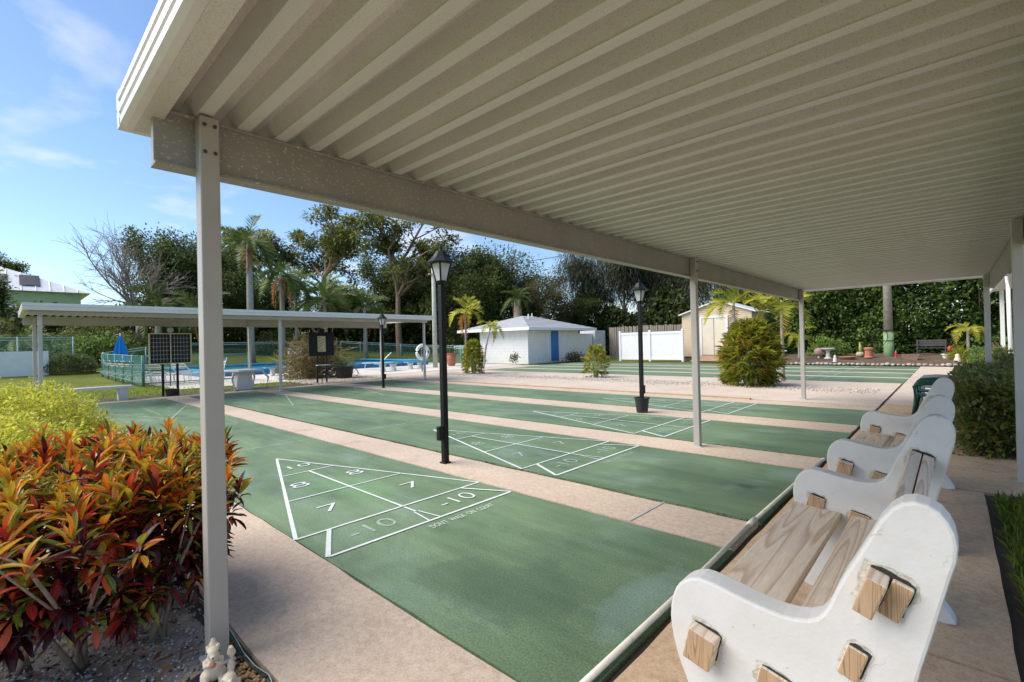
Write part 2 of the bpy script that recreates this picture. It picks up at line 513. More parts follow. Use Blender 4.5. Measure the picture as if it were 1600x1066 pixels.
M_BLUE = plain('blue_door', (0.010, 0.17, 0.45), 0.4, 0.12, 4)
M_SHINGLE = plain('grey_shingle', (0.40, 0.41, 0.43), 0.9, 0.25, 30, bmp=0.5)
M_SHED = plain('tan_siding', (0.62, 0.49, 0.34), 0.6, 0.06, 3)
M_SHEDD = plain('cream_door', (0.70, 0.63, 0.50), 0.55, 0.05, 3)
M_POLE = plain('pole_wood', (0.34, 0.31, 0.25), 0.9, 0.25, 9)
M_POLEG = plain('pole_green', (0.23, 0.34, 0.17), 0.8, 0.18, 5)
M_TERRA = plain('terracotta', (0.42, 0.16, 0.09), 0.8, 0.2, 12)
M_STONE = plain('edging_stone', (0.44, 0.375, 0.32), 0.9, 0.3, 14, bmp=0.5, rnd=0.25)
M_RED = plain('red_plastic', (0.6, 0.03, 0.04), 0.4)
M_GREYW = plain('grey_bench_wood', (0.085, 0.082, 0.08), 0.9, 0.3, 15)
M_BARK = plain('bark', (0.17, 0.125, 0.095), 0.95, 0.35, 9, bmp=0.8, bscale=25)
M_BARKP = plain('pine_bark', (0.27, 0.18, 0.13), 0.95, 0.35, 6, bmp=0.9, bscale=14)
M_BARKG = plain('grey_bark', (0.30, 0.26, 0.235), 0.95, 0.25, 6, bmp=0.6, bscale=20)
M_PALMT = plain('palm_trunk', (0.33, 0.29, 0.25), 0.95, 0.25, 8, bmp=0.6, bscale=18)
M_STEM = plain('croton_stem', (0.25, 0.20, 0.15), 0.9, 0.3, 20, bmp=0.5)
M_GREENCH = plain('green_resin', (0.008, 0.075, 0.05), 0.4, 0.15, 8)
M_GREYCH = plain('grey_resin', (0.42, 0.43, 0.43), 0.45, 0.1, 8)
M_POOLB = plain('pool_blue', (0.07, 0.36, 0.56), 0.35, 0.1, 4)
M_TILE = plain('pool_tile', (0.02, 0.17, 0.36), 0.3, 0.35, 8)
M_UMB = plain('umbrella_blue', (0.01, 0.24, 0.62), 0.8, 0.1, 6)
M_RAIL = plain('fence_rail', (0.42, 0.56, 0.54), 0.45, 0.1, 5)
M_RAILG = plain('fence_post_green', (0.10, 0.24, 0.20), 0.5, 0.15, 5)
M_SCREEN = m_see_through('wind_screen', (0.02, 0.17, 0.12), 0.55)
M_LINK = m_wire()
M_CAGE = m_see_through('cage_screen', (0.08, 0.085, 0.09), 0.6)
M_HOUSE = plain('house_green', (0.52, 0.68, 0.36), 0.8, 0.06, 2)
M_HROOF = plain('metal_roof', (0.74, 0.75, 0.77), 0.4, 0.06, 2)
M_SOLAR = plain('solar_panel', (0.02, 0.018, 0.022), 0.3)
M_WGLASS = plain('window_glass', (0.03, 0.04, 0.05), 0.08)
M_SQUIR = plain('figurine', (0.66, 0.56, 0.43), 0.75, 0.14, 35, bmp=0.3)
M_WIREG = plain('cord_green', (0.02, 0.05, 0.035), 0.45)
M_WIREW = plain('cord_pale', (0.40, 0.52, 0.48), 0.4)
M_SHELL = plain('shell_bits', (0.60, 0.56, 0.51), 0.7, 0.2, 20, rnd=0.2)
M_GRAVEL = plain('white_gravel', (0.52, 0.46, 0.42), 0.85, 0.35, 12)
M_GRAVD = plain('grey_gravel', (0.28, 0.245, 0.22), 0.9, 0.4, 12)
M_CROTON = m_croton()
L_GREEN = leafmat('leaf_green', [(0, (0.05, 0.075, 0.024)), (0.5, (0.125, 0.17, 0.052)), (1, (0.24, 0.27, 0.09))])
L_DARK = leafmat('leaf_dark', [(0, (0.034, 0.055, 0.019)), (0.5, (0.09, 0.128, 0.042)), (1, (0.18, 0.21, 0.072))])
L_OLIVE = leafmat('leaf_olive', [(0, (0.05, 0.056, 0.022)), (0.5, (0.14, 0.145, 0.06)), (1, (0.27, 0.25, 0.11))])
L_PINE = leafmat('needle_pine', [(0, (0.045, 0.06, 0.016)), (0.5, (0.125, 0.15, 0.036)), (1, (0.25, 0.265, 0.07))])
L_CASU = leafmat('needle_grey', [(0, (0.022, 0.03, 0.017)), (0.5, (0.065, 0.08, 0.045)), (1, (0.13, 0.15, 0.085))])
L_PALM = leafmat('frond_green', [(0, (0.028, 0.055, 0.014)), (0.5, (0.11, 0.18, 0.042)), (0.85, (0.21, 0.28, 0.07)), (0.95, (0.42, 0.24, 0.03)), (1, (0.5, 0.22, 0.03))])
L_PALMD = leafmat('frond_dry', [(0, (0.20, 0.10, 0.03)), (0.5, (0.42, 0.20, 0.04)), (1, (0.50, 0.30, 0.08))])
L_ARECA = leafmat('areca_leaf', [(0, (0.08, 0.11, 0.015)), (0.4, (0.34, 0.38, 0.045)), (0.75, (0.58, 0.56, 0.07)), (0.92, (0.52, 0.42, 0.08)), (1, (0.36, 0.18, 0.06))])
L_DURAN = leafmat('golden_leaf', [(0, (0.34, 0.36, 0.03)), (0.5, (0.70, 0.68, 0.08)), (0.85, (0.85, 0.80, 0.14)), (1, (0.34, 0.24, 0.06))])
L_HEDGE = leafmat('hedge_leaf', [(0, (0.03, 0.055, 0.016)), (0.5, (0.10, 0.15, 0.042)), (0.85, (0.22, 0.26, 0.07)), (1, (0.30, 0.22, 0.06))], rough=0.35)
L_IVY = leafmat('vine_leaf', [(0, (0.022, 0.046, 0.011)), (0.5, (0.095, 0.165, 0.038)), (1, (0.25, 0.37, 0.08))], rough=0.45)
L_BLADE = leafmat('grass_blade', [(0, (0.13, 0.20, 0.025)), (0.6, (0.29, 0.40, 0.06)), (1, (0.48, 0.46, 0.15))])

# ------------------------------------------------------------------ geometry helpers
class MB:
    """collects boxes, tubes, prisms, revolved shapes; build() links them as one mesh object"""

    def __init__(self):
        self.v, self.f, self.mi = [], [], []
        self.cur = 0

    def add(self, vs_, fs):
        o = len(self.v)
        self.v += [tuple(p) for p in vs_]
        self.f += [tuple(i + o for i in q) for q in fs]
        self.mi += [self.cur] * len(fs)
        return self

    def box(self, x0, x1, y0, y1, z0, z1, rot=None, ctr=None):
        vs_ = [Vector(p) for p in ((x0, y0, z0), (x1, y0, z0), (x1, y1, z0), (x0, y1, z0),
                                   (x0, y0, z1), (x1, y0, z1), (x1, y1, z1), (x0, y1, z1))]
        if rot is not None:
            c = Vector(ctr) if ctr is not None else Vector(((x0 + x1) / 2, (y0 + y1) / 2, (z0 + z1) / 2))
            vs_ = [rot @ (p - c) + c for p in vs_]
        return self.add(vs_, [(0, 3, 2, 1), (4, 5, 6, 7), (0, 1, 5, 4), (1, 2, 6, 5), (2, 3, 7, 6), (3, 0, 4, 7)])

    def tube(self, pts, rad, n=8, cap=True):
        pts = [Vector(p) for p in pts]
        if not hasattr(rad, '__len__'):
            rad = [rad] * len(pts)
        vs_, fs = [], []
        up = Vector((0, 0, 1))
        for i, p in enumerate(pts):
            t = (pts[min(i + 1, len(pts) - 1)] - pts[max(i - 1, 0)]).normalized()
            a = t.cross(up)
            if a.length < 0.05:
                a = t.cross(Vector((0, 1, 0)))
            a.normalize()
            b = a.cross(t).normalized()
            for k in range(n):
                w = 2 * math.pi * k / n
                vs_.append(p + (a * math.cos(w) + b * math.sin(w)) * rad[i])
        for i in range(len(pts) - 1):
            for k in range(n):
                k2 = (k + 1) % n
                fs.append((i * n + k, i * n + k2, (i + 1) * n + k2, (i + 1) * n + k))
        if cap:
            fs.append(tuple(range(n - 1, -1, -1)))
            fs.append(tuple((len(pts) - 1) * n + k for k in range(n)))
        return self.add(vs_, fs)

    def lathe(self, prof, n=16, c=(0, 0, 0), sx=1.0, sy=1.0, ph=0.0):
        """prof: list of (radius, z)"""
        vs_, fs = [], []
        for r, z in prof:
            for k in range(n):
                w = 2 * math.pi * k / n + ph
                vs_.append((c[0] + r * math.cos(w) * sx, c[1] + r * math.sin(w) * sy, c[2] + z))
        for i in range(len(prof) - 1):
            for k in range(n):
                k2 = (k + 1) % n
                fs.append((i * n + k, i * n + k2, (i + 1) * n + k2, (i + 1) * n + k))
        fs.append(tuple(range(n - 1, -1, -1)))
        fs.append(tuple((len(prof) - 1) * n + k for k in range(n)))
        return self.add(vs_, fs)

    def prism(self, poly, a0, a1, axis='y'):
        """extrude a 2-D outline: axis y -> poly in (x,z); x -> (y,z); z -> (x,y)"""
        def P(u, v, a):
            return {'y': (u, a, v), 'x': (a, u, v), 'z': (u, v, a)}[axis]
        n = len(poly)
        vs_ = [P(u, v, a0) for u, v in poly] + [P(u, v, a1) for u, v in poly]
        fs = [tuple(range(n)), tuple(range(2 * n - 1, n - 1, -1))]
        fs += [(i, (i + 1) % n, n + (i + 1) % n, n + i) for i in range(n)]
        return self.add(vs_, fs)

    def ball(self, c, r, n=10, m=6):
        if not hasattr(r, '__len__'):
            r = (r, r, r)
        vs_, fs = [], []
        for i in range(m + 1):
            t = math.pi * i / m
            for k in range(n):
                w = 2 * math.pi * k / n
                s = max(math.sin(t), 0.02)
                vs_.append((c[0] + r[0] * s * math.cos(w), c[1] + r[1] * s * math.sin(w), c[2] + r[2] * math.cos(t)))
        for i in range(m):
            for k in range(n):
                k2 = (k + 1) % n
                fs.append((i * n + k, (i + 1) * n + k, (i + 1) * n + k2, i * n + k2))
        return self.add(vs_, fs)

    def mesh(self, name, mats, smooth=False):
        me = bpy.data.meshes.new(name)
        me.from_pydata(self.v, [], self.f)
        for m in (mats if isinstance(mats, (list, tuple)) else [mats]):
            me.materials.append(m)
        if any(self.mi):
            me.polygons.foreach_set('material_index', self.mi)
        bm = bmesh.new()
        bm.from_mesh(me)
        bmesh.ops.recalc_face_normals(bm, faces=bm.faces)
        bm.to_mesh(me)
        bm.free()
        if smooth:
            me.polygons.foreach_set('use_smooth', [True] * len(me.polygons))
            me.update()
        return me

    def build(self, name, mats, parent=None, loc=None, smooth=False, bevel=0.0, seg=2, auto=None):
        o = bpy.data.objects.new(name, self.mesh(name, mats, smooth))
        COL.objects.link(o)
        if parent is not None:
            o.parent = parent
        if loc is not None:
            o.location = loc
        if bevel:
            b = o.modifiers.new('edge', 'BEVEL')
            b.width = bevel
            b.segments = seg
            b.limit_method = 'ANGLE'
            b.angle_limit = R_(40)
            b.harden_normals = False
        return o


def tag(o, label=None, cat=None, group=None, kind=None):
    if label: o['label'] = label
    if cat: o['category'] = cat
    if group: o['group'] = group
    if kind: o['kind'] = kind
    return o


def thing(name, label, cat, loc=(0, 0, 0), rz=0.0, group=None):
    o = bpy.data.objects.new(name, None)
    o.empty_display_size = 0.1
    COL.objects.link(o)
    o.location = loc
    o.rotation_euler = (0, 0, rz)
    return tag(o, label, cat, group)


def inst(me, name, parent, loc=(0, 0, 0), rot=(0, 0, 0), sc=(1, 1, 1)):
    o = bpy.data.objects.new(name, me)
    COL.objects.link(o)
    o.parent = parent
    o.location = loc
    o.rotation_euler = rot
    o.scale = sc if hasattr(sc, '__len__') else (sc, sc, sc)
    return o


def copy_tree(o, parent=None):
    c = o.copy()
    COL.objects.link(c)
    c.parent = parent
    for ch in o.children:
        copy_tree(ch, c)
    return c


def hgt(x, y):
    """the lawn climbs gently beyond the pool"""
    t = min(1.0, max(0.0, (-x - 28) / 34))
    return 2.0 * t * t * (3 - 2 * t)


def smooth_poly(pts, it=2):
    """corner-cutting of a closed outline"""
    for _ in range(it):
        q = []
        for i in range(len(pts)):
            a, b = pts[i], pts[(i + 1) % len(pts)]
            q.append((a[0] * .75 + b[0] * .25, a[1] * .75 + b[1] * .25))
            q.append((a[0] * .25 + b[0] * .75, a[1] * .25 + b[1] * .75))
        pts = q
    return pts


# ---- leaves --------------------------------------------------------
T_DIAMOND = (np.array([(0, 0, 0), (.45, 1, .06), (1, 0, -.05), (.45, -1, .06)], float), [(0, 1, 2, 3)])
T_BLADE = (np.array([(0, .5, 0), (0, -.5, 0), (.55, -.4, 0), (1, 0, -.12), (.55, .4, 0)], float), [(0, 1, 2, 3, 4)])
T_OVAL = (np.array([(0, 0, 0), (.22, .72, .03), (.6, .95, .04), (1, 0, -.06), (.6, -.95, .04), (.22, -.72, .03)], float),
          [(0, 1, 2, 3, 4, 5)])
_st = [(0, .10), (.14, .52), (.38, .98), (.64, .95), (.86, .58), (1.0, .06)]
T_LONG = (np.array([(u, s * w, (abs(s) * .10 * w)) for u, w in _st for s in (-1, 0, 1)], float),
          [(i * 3 + j, i * 3 + j + 1, i * 3 + 4 + j, i * 3 + 3 + j) for i in range(5) for j in (0, 1)])


def leaves(name, pos, dirs, nrm, L, W, tint, mat, tmpl=T_DIAMOND, parent=None, curl=None, mesh_only=False, extra=False, smooth=False):
    pos = np.asarray(pos, float); dirs = np.asarray(dirs, float); nrm = np.asarray(nrm, float)
    N = len(pos)
    L = np.broadcast_to(np.asarray(L, float), (N,)); W = np.broadcast_to(np.asarray(W, float), (N,))
    dirs = dirs / (np.linalg.norm(dirs, axis=1, keepdims=True) + 1e-9)
    side = np.cross(nrm, dirs)
    side /= (np.linalg.norm(side, axis=1, keepdims=True) + 1e-9)
    nn = np.cross(dirs, side)
    t, faces = tmpl
    k = len(t)
    u = t[:, 0][None, :, None]; v = t[:, 1][None, :, None]; w = t[:, 2][None, :, None]
    P = pos[:, None, :] + dirs[:, None, :] * u * L[:, None, None] + side[:, None, :] * v * (W / 2)[:, None, None] \
        + nn[:, None, :] * w * L[:, None, None]
    if curl is not None:
        P = P + nn[:, None, :] * (-(u ** 2)) * (np.asarray(curl) * L)[:, None, None]
    V = P.reshape(-1, 3)
    me = bpy.data.meshes.new(name)
    me.vertices.add(len(V))
    me.vertices.foreach_set('co', V.ravel())
    idx, starts, tot = [], [], []
    base = (np.arange(N) * k)[:, None]
    fl = [np.array(f) for f in faces]
    per = sum(len(f) for f in fl)
    loops = np.concatenate([base + f[None, :] for f in fl], axis=1).ravel()
    st, c = [], 0
    for f in fl:
        st.append(c); c += len(f)
    starts = (np.arange(N)[:, None] * per + np.array(st)[None, :]).ravel()
    me.loops.add(len(loops))
    me.loops.foreach_set('vertex_index', loops.astype(np.int32))
    me.polygons.add(len(starts))
    me.polygons.foreach_set('loop_start', starts.astype(np.int32))
    me.update(calc_edges=True)
    at = me.attributes.new('tint', 'FLOAT', 'POINT')
    at.data.foreach_set('value', np.repeat(np.clip(tint, 0, 1), k).astype(np.float32))
    if extra:
        a2 = me.attributes.new('lv', 'FLOAT', 'POINT')
        a2.data.foreach_set('value', np.tile(np.sign(t[:, 1]), N).astype(np.float32))
        a3 = me.attributes.new('lu', 'FLOAT', 'POINT')
        a3.data.foreach_set('value', np.tile(t[:, 0], N).astype(np.float32))
    if smooth:
        me.polygons.foreach_set('use_smooth', [True] * len(me.polygons))
    me.materials.append(mat)
    me.validate()
    if mesh_only:
        return me
    o = bpy.data.objects.new(name, me)
    COL.objects.link(o)
    if parent is not None:
        o.parent = parent
    return o


def rdir(rng, n):
    d = rng.normal(size=(n, 3))
    return d / np.linalg.norm(d, axis=1, keepdims=True)


def clump_leaves(rng, tips, per, spread, L, W, flat=0.6, droop=0.0, up=1.2):
    """leaf positions gathered round branch tips"""
    tips = np.asarray(tips, float)
    n = len(tips)
    c = np.repeat(tips, per, axis=0)
    sp = np.repeat(rng.uniform(.6, 1.35, n), per)[:, None]
    off = rng.normal(size=(n * per, 3)) * spread * sp
    off[:, 2] *= flat
    pos = c + off
    d = off / (np.linalg.norm(off, axis=1, keepdims=True) + 1e-6) + rdir(rng, n * per) * .8
    d[:, 2] -= droop
    nr = rdir(rng, n * per)
    nr[:, 2] = np.abs(nr[:, 2]) + up
    tb = np.repeat(rng.normal(.52, .24, n), per)
    tint = tb + rng.normal(0, .14, n * per)
    return pos, d, nr, rng.uniform(.7, 1.3, n * per) * L, rng.uniform(.7, 1.3, n * per) * W, tint


def bits(name, pts, size, mat, rng, parent=None, flat=0.6, kind='stuff'):
    """small stones or shells: one jittered octahedron each"""
    pts = np.asarray(pts, float)
    N = len(pts)
    s = rng.uniform(.5, 1.5, (N, 1)) * size
    ax = np.array([(1, 0, 0), (-1, 0, 0), (0, 1, 0), (0, -1, 0), (0, 0, 1), (0, 0, -1)], float)
    J = 1 + rng.uniform(-.35, .35, (N, 6, 1))
    th = rng.uniform(0, 6.28, N)
    co, si = np.cos(th), np.sin(th)
    a = np.broadcast_to(ax, (N, 6, 3)) * J * s[:, None, :]
    a = a * np.array([1, rng.uniform(.6, .9), flat])
    x = a[:, :, 0] * co[:, None] - a[:, :, 1] * si[:, None]
    y = a[:, :, 0] * si[:, None] + a[:, :, 1] * co[:, None]
    V = np.stack([x, y, a[:, :, 2]], 2) + pts[:, None, :]
    F = np.array([(0, 2, 4), (2, 1, 4), (1, 3, 4), (3, 0, 4), (2, 0, 5), (1, 2, 5), (3, 1, 5), (0, 3, 5)])
    loops = ((np.arange(N) * 6)[:, None, None] + F[None]).ravel()
    me = bpy.data.meshes.new(name)
    me.vertices.add(N * 6); me.vertices.foreach_set('co', V.ravel())
    me.loops.add(len(loops)); me.loops.foreach_set('vertex_index', loops.astype(np.int32))
    me.polygons.add(N * 8); me.polygons.foreach_set('loop_start', (np.arange(N * 8) * 3).astype(np.int32))
    me.update(calc_edges=True)
    me.materials.append(mat)
    o = bpy.data.objects.new(name, me)
    COL.objects.link(o)
    if parent is not None:
        o.parent = parent
    if kind:
        o['kind'] = kind
    return o


def slab(name, x0, x1, y0, y1, z, mat, th=0.06, jit=0.004, step=0.25, seed=0, parent=None, kind='structure', label=None):
    """poured slab with slightly uneven edges"""
    rg = random.Random(seed)
    def edge(a, b):
        n = max(2, int(math.dist(a, b) / step))
        return [(a[0] + (b[0] - a[0]) * i / n + rg.uniform(-jit, jit), a[1] + (b[1] - a[1]) * i / n + rg.uniform(-jit, jit)) for i in range(n)]
    poly = edge((x0, y0), (x1, y0)) + edge((x1, y0), (x1, y1)) + edge((x1, y1), (x0, y1)) + edge((x0, y1), (x0, y0))
    o = MB().prism(poly, z - th, z, 'z').build(name, mat, parent)
    if kind:
        o['kind'] = kind
    if label:
        o['label'] = label
    return o


# ------------------------------------------------------------------ setting: ground, lawn, slabs, courts
def make_ground():
    xs = sorted(set([-900, -400, -200, -130] + list(range(-100, -20, 4)) + [-20, -10, 0, 10, 30, 80, 200, 500]))
    ys = [-500, -200, -80, -40, -20, -8, 0, 8, 16, 24, 34, 46, 60, 90, 200, 500, 900]
    v = [(x, y, hgt(x, y) - 0.075) for x in xs for y in ys]
    n = len(ys)
    f = [(i * n + j, (i + 1) * n + j, (i + 1) * n + j + 1, i * n + j + 1) for i in range(len(xs) - 1) for j in range(n - 1)]
    o = MB().add(v, f).build('ground', M_LAWN, smooth=True)
    o['kind'] = 'structure'
    return o


make_ground()
FT = 0.3048
CW = 6 * FT
CY = [0.0, 2.456, 4.964, 7.586]
CL = -52 * FT
# soil showing in the joints below the slabs
o = MB().box(-18.2, 1.30, -0.74, 26.2, -0.07, -0.022).build('joint_soil', M_SOIL); o['kind'] = 'structure'


def text_mesh(body, size):
    cu = bpy.data.curves.new('txt', 'FONT')
    cu.body = body
    cu.size = size
    cu.offset = -.004 * size / .33 if len(body) < 4 else -.001
    cu.align_x = 'CENTER'
    cu.align_y = 'CENTER'
    cu.fill_mode = 'FRONT'
    ob = bpy.data.objects.new('txt', cu)
    COL.objects.link(ob)
    dg = bpy.context.evaluated_depsgraph_get()
    me = bpy.data.meshes.new_from_object(ob.evaluated_get(dg))
    bpy.data.objects.remove(ob)
    bpy.data.curves.remove(cu)
    return me


TXT = {k: text_mesh(k, s) for k, s in (('10', .33), ('8', .33), ('7', .34), ('-10', .34), ("DON'T  WALK  ON  COURT", .13))}
_fl = TXT.copy()


def put_text(body, x, y, flip, mat, parent, z=0.006, sx=1.25, sy=0.78):
    me = TXT[body].copy()
    me.materials.clear()
    me.materials.append(mat)
    o = bpy.data.objects.new('numeral' if body[0] != 'D' else 'notice', me)
    COL.objects.link(o)
    o.parent = parent
    o.location = (x, y, z)
    o.rotation_euler = (0, 0, R_(90) if not flip else R_(-90))     # reads from the end of the court
    o.scale = (sx, sy, 1)
    return o


def strip(p, q, w, z, mat, parent, name='painted_line'):
    a, b = Vector((*p, z)), Vector((*q, z))
    d = (b - a).normalized()
    s = Vector((-d.y, d.x, 0)) * w * .44
    n = max(1, int((b - a).length / .3))
    rg = random.Random(int(abs(p[0] * 971 + p[1] * 131 + q[1] * 17)))
    vs_, fs = [], []
    for i in range(n + 1):
        c = a + (b - a) * i / n
        k = 1 + rg.uniform(-.12, .12)
        vs_ += [c + s * k, c - s * k]
    for i in range(n):
        fs.append((2 * i, 2 * i + 1, 2 * i + 3, 2 * i + 2))
    return MB().add(vs_, fs).build(name, mat, parent)


def court_marks(par, y0, flip, mats):
    """scoring triangle, ten-off box, dead line; drawn from the right end, or turned for the far end"""
    mb, mn, mf = mats
    def T(x, y):
        return (x, y0 + y) if not flip else (CL - x, y0 + CW - y)
    def ln(a, b, w=0.04, m=None, z=0.004):
        return strip(T(*a), T(*b), w, z, m or mb, par)
    f = FT
    xo, xb, x7, x8, xa, xd = -6.5 * f, -8 * f, -11 * f, -14 * f, -17 * f, -20 * f
    c = CW / 2
    ln((xb, 0.01), (xa, c), .034); ln((xb, CW - .01), (xa, c), .026, z=.0048)
    ln((xb, 0.01), (xb, CW - .01), .027, z=.0056)
    ln((xo, 0.03), (xo, CW - .03), .030, z=.0056)
    ln((x7, c * (1 - 2 / 3) + .02), (x7, CW - c * (1 - 2 / 3) - .02), .021, z=.0064)
    ln((x8, c * (1 - 1 / 3) + .02), (x8, CW - c * (1 - 1 / 3) - .02), .021, z=.0064)
    ln((xb, c), (x8, c), .026, z=.0072)
    ln((xb, .26), (xo, .03), .042, z=.0072); ln((xb, CW - .26), (xo, CW - .03), .026, z=.0072)
    ln((xb + .03, c), (xb + .2, c), .024, z=.0064)
    ln((xb + .2, c - .02), (xo, c - .055), .016, z=.0072); ln((xb + .2, c + .02), (xo, c + .055), .016, z=.0072)
    ln((xd, 0.0), (xd, CW), .026, M_FADE0, z=.0056)
    def tx(s, x, y, m=mn, sx=1.25, sy=.78):
        p = T(x, y)
        put_text(s, p[0], p[1], flip, m, par, sx=sx, sy=sy)
    tx('10', xa + .60, c, sx=1.0, sy=.62)
    tx('8', (x7 + x8) / 2 + .02, c - .30); tx('8', (x7 + x8) / 2 + .02, c + .30)
    tx('7', (xb + x7) / 2, c - .42); tx('7', (xb + x7) / 2, c + .42)
    tx('-10', (xb + xo) / 2, c + .42, sx=.9)
    tx('-10', (xb + xo) / 2, c - .42, mf if not flip else mn, sx=.9)
    tx("DON'T  WALK  ON  COURT", xo + .12, c + .2, m=mf if y0 > 2 else mn, sx=.40, sy=.72)


for i, y0 in enumerate(CY):
    co = slab('shuffleboard_court', CL, -0.015, y0 + .012, y0 + CW - .006, 0.0, M_COURT, jit=.006, seed=10 + i,
              label='green painted shuffleboard court, number %d counted from the croton bush' % (i + 1))
    b_ = M_LINE if i < 2 else M_FADE1
    court_marks(co, y0, False, (M_LINE, M_LINE if i == 0 else M_FADE1, M_FADE1))
    court_marks(co, y0, True, (M_FADE1, M_FADE2, M_FADE1))

# walkways between and around the courts
WZ = 0.004
for j, (a, b) in enumerate([(CY[0] + CW, CY[1]), (CY[1] + CW, CY[2]), (CY[2] + CW, CY[3])]):
    w = slab('walkway', CL, -0.02, a + .012, b - .065, WZ, M_CONC, seed=40 + j, jit=.008)
    w['label'] = 'pale concrete walkway between two green courts, %s from the croton bush' % ['first', 'second', 'third'][j]
slab('walkway', -17.0, -0.02, -0.655, -0.004, WZ, M_CONC, seed=50, jit=.006, label='concrete walkway along the near side of the nearest court')
slab('walkway', -15.9, -0.02, CY[3] + CW + .01, 9.98, WZ, M_CONC, seed=51, jit=.006, label='narrow pale concrete walkway beyond the fourth court')
slab('curb', -15.6, -2.3, 10.0, 10.1, 0.03, M_CURB, seed=52, jit=.004, label='low orange stained concrete curb beyond the fourth court')
slab('paved_yard', -18.0, -0.02, 10.12, 15.83, WZ, M_SANDY, seed=53, label='pale sandy concrete yard between the two sets of courts')
slab('walkway', -16.45, CL - .02, 0.0, 10.1, WZ, M_CONC, seed=54, label='concrete walkway across the far ends of the courts')
# right-hand walk under the benches, in bays
for j, (a, b) in enumerate([(-2.6, 1.30), (1.31, 4.36), (4.37, 10.6), (10.62, 16.4), (16.42, 25.1)]):
    slab('walkway', 0.03, (1.24 if j < 2 else 1.62), a, b - .012, WZ, M_CONC2 if j < 3 else M_SANDY, seed=60 + j, jit=.005,
         label='tan concrete walkway under the benches, bay %s' % ['nearest the camera', 'by the second bench end', 'by the hedge', 'beyond the hedge', 'by the far courts'][j])
slab('walkway', 1.64, 4.6, 4.37, 6.0, WZ - .002, M_CONC2, seed=66, label='tan concrete crossing path in front of the dark hedge')
slab('walkway', -4.0, 0.04, -2.6, -2.0, WZ - .01, M_CONC2, seed=67, label='tan concrete walkway behind the sand bed')
cw = strip((-.775, CY[0] + CW + .012), (-.760, CY[1] - .05), .02, .009, plain('crack_filler', (.46, .47, .48), .8), bpy.data.objects['walkway'], 'crack_filler')
slab('bounce_slab', 3.4, 16, -6, 30, -.02, M_SANDY, seed=68, step=1, label='added pale slab right of the hedge, bouncing light up to the shelter roof')  # pale slab added to bounce light onto the underside of the roof
# far set of courts
FY = [15.85 + k * (CW + .52) for k in range(4)]
for k, y in enumerate(FY):
    co = slab('shuffleboard_court', -17.2, 0.02, y, y + CW, 0.012, M_COURT, seed=70 + k,
              label='far green shuffleboard court, number %d counted from the gravel strip' % (k + 1))
    for xx in (-2.0, -2.45, -5.2, -12.0):
        strip((xx, y + .05), (xx, y + CW - .05), .05, .018, M_FADE2, co)
    if k < 3:
        slab('walkway', -17.2, 0.02, y + CW + .06, y + CW + .5, 0.006, M_SANDY, seed=80 + k,
             label='pale strip between far courts, number %d counted from the gravel strip' % (k + 1))
slab('pool_deck', -40.5, -19.5, 3.0, 21.5, -.005, M_DECK, seed=90, step=1)
slab('pool_deck', -19.5, -16.5, 10.1, 21.0, -.01, M_SANDY, seed=91, step=1)
slab('path', -17.75, -17.25, -6.0, 6.6, -.05, M_SANDY, seed=92, step=1)
# sand bed under the croton, grey with shell
rgn = np.random.default_rng(5)
v, f = [], []
nx, ny = 46, 30
for i in range(nx + 1):
    for j in range(ny + 1):
        x = -12 + 12.0 * i / nx; y = -3.4 + 2.72 * j / ny
        z = -.03 + .018 * math.sin(x * 2.1 + y * 3) + .012 * math.sin(x * 5.3 - y * 7) + rgn.uniform(-.006, .006) - (.02 if j == ny else 0)
        v.append((x, y, z))
f = [(i * (ny + 1) + j, (i + 1) * (ny + 1) + j, (i + 1) * (ny + 1) + j + 1, i * (ny + 1) + j + 1) for i in range(nx) for j in range(ny)]
o = MB().add(v, f).build('planting_bed', M_BED, smooth=True); o['kind'] = 'structure'
n = 2600
p = np.stack([rgn.uniform(-3.4, -.9, n), rgn.uniform(-2.0, -.7, n), np.full(n, -.015)], 1)
bits('shell_litter', p, .007, M_SHELL, rgn)
n = 2600
p = np.stack([rgn.uniform(-3.4, -.95, n), rgn.uniform(-2.0, -.7, n), np.full(n, -.02)], 1)
bits('soil_crumbs', p, .011, M_BED, rgn)
n = 900
p = np.stack([rgn.uniform(-3.4, -.95, n), rgn.uniform(-2.0, -.7, n), np.full(n, -.02)], 1)
bits('soil_crumbs', p, .009, M_SOIL, rgn)
n = 700
p = np.stack([rgn.uniform(-1.35, -.8, n), rgn.uniform(-.95, -.68, n), np.full(n, -.012)], 1)
o = bits('bark_chips', p, .011, plain('bark_chip', (0.45, 0.27, 0.13), 0.9, 0.4, 30), rgn)
n = 300
pp = np.stack([rgn.uniform(-3.2, -.95, n), rgn.uniform(-1.9, -.72, n), np.full(n, 0.0)], 1)
d = rdir(rgn, n); d[:, 2] *= .15
nr = rdir(rgn, n); nr[:, 2] = abs(nr[:, 2]) + 1
o = leaves('leaf_litter', pp, d, nr, rgn.uniform(.03, .09, n), rgn.uniform(.008, .022, n), rgn.uniform(0, 1, n),
           leafmat('dry_leaf', [(0, (.10, .03, .02)), (.5, (.25, .10, .05)), (1, (.40, .24, .12))]), T_OVAL)
o['kind'] = 'stuff'
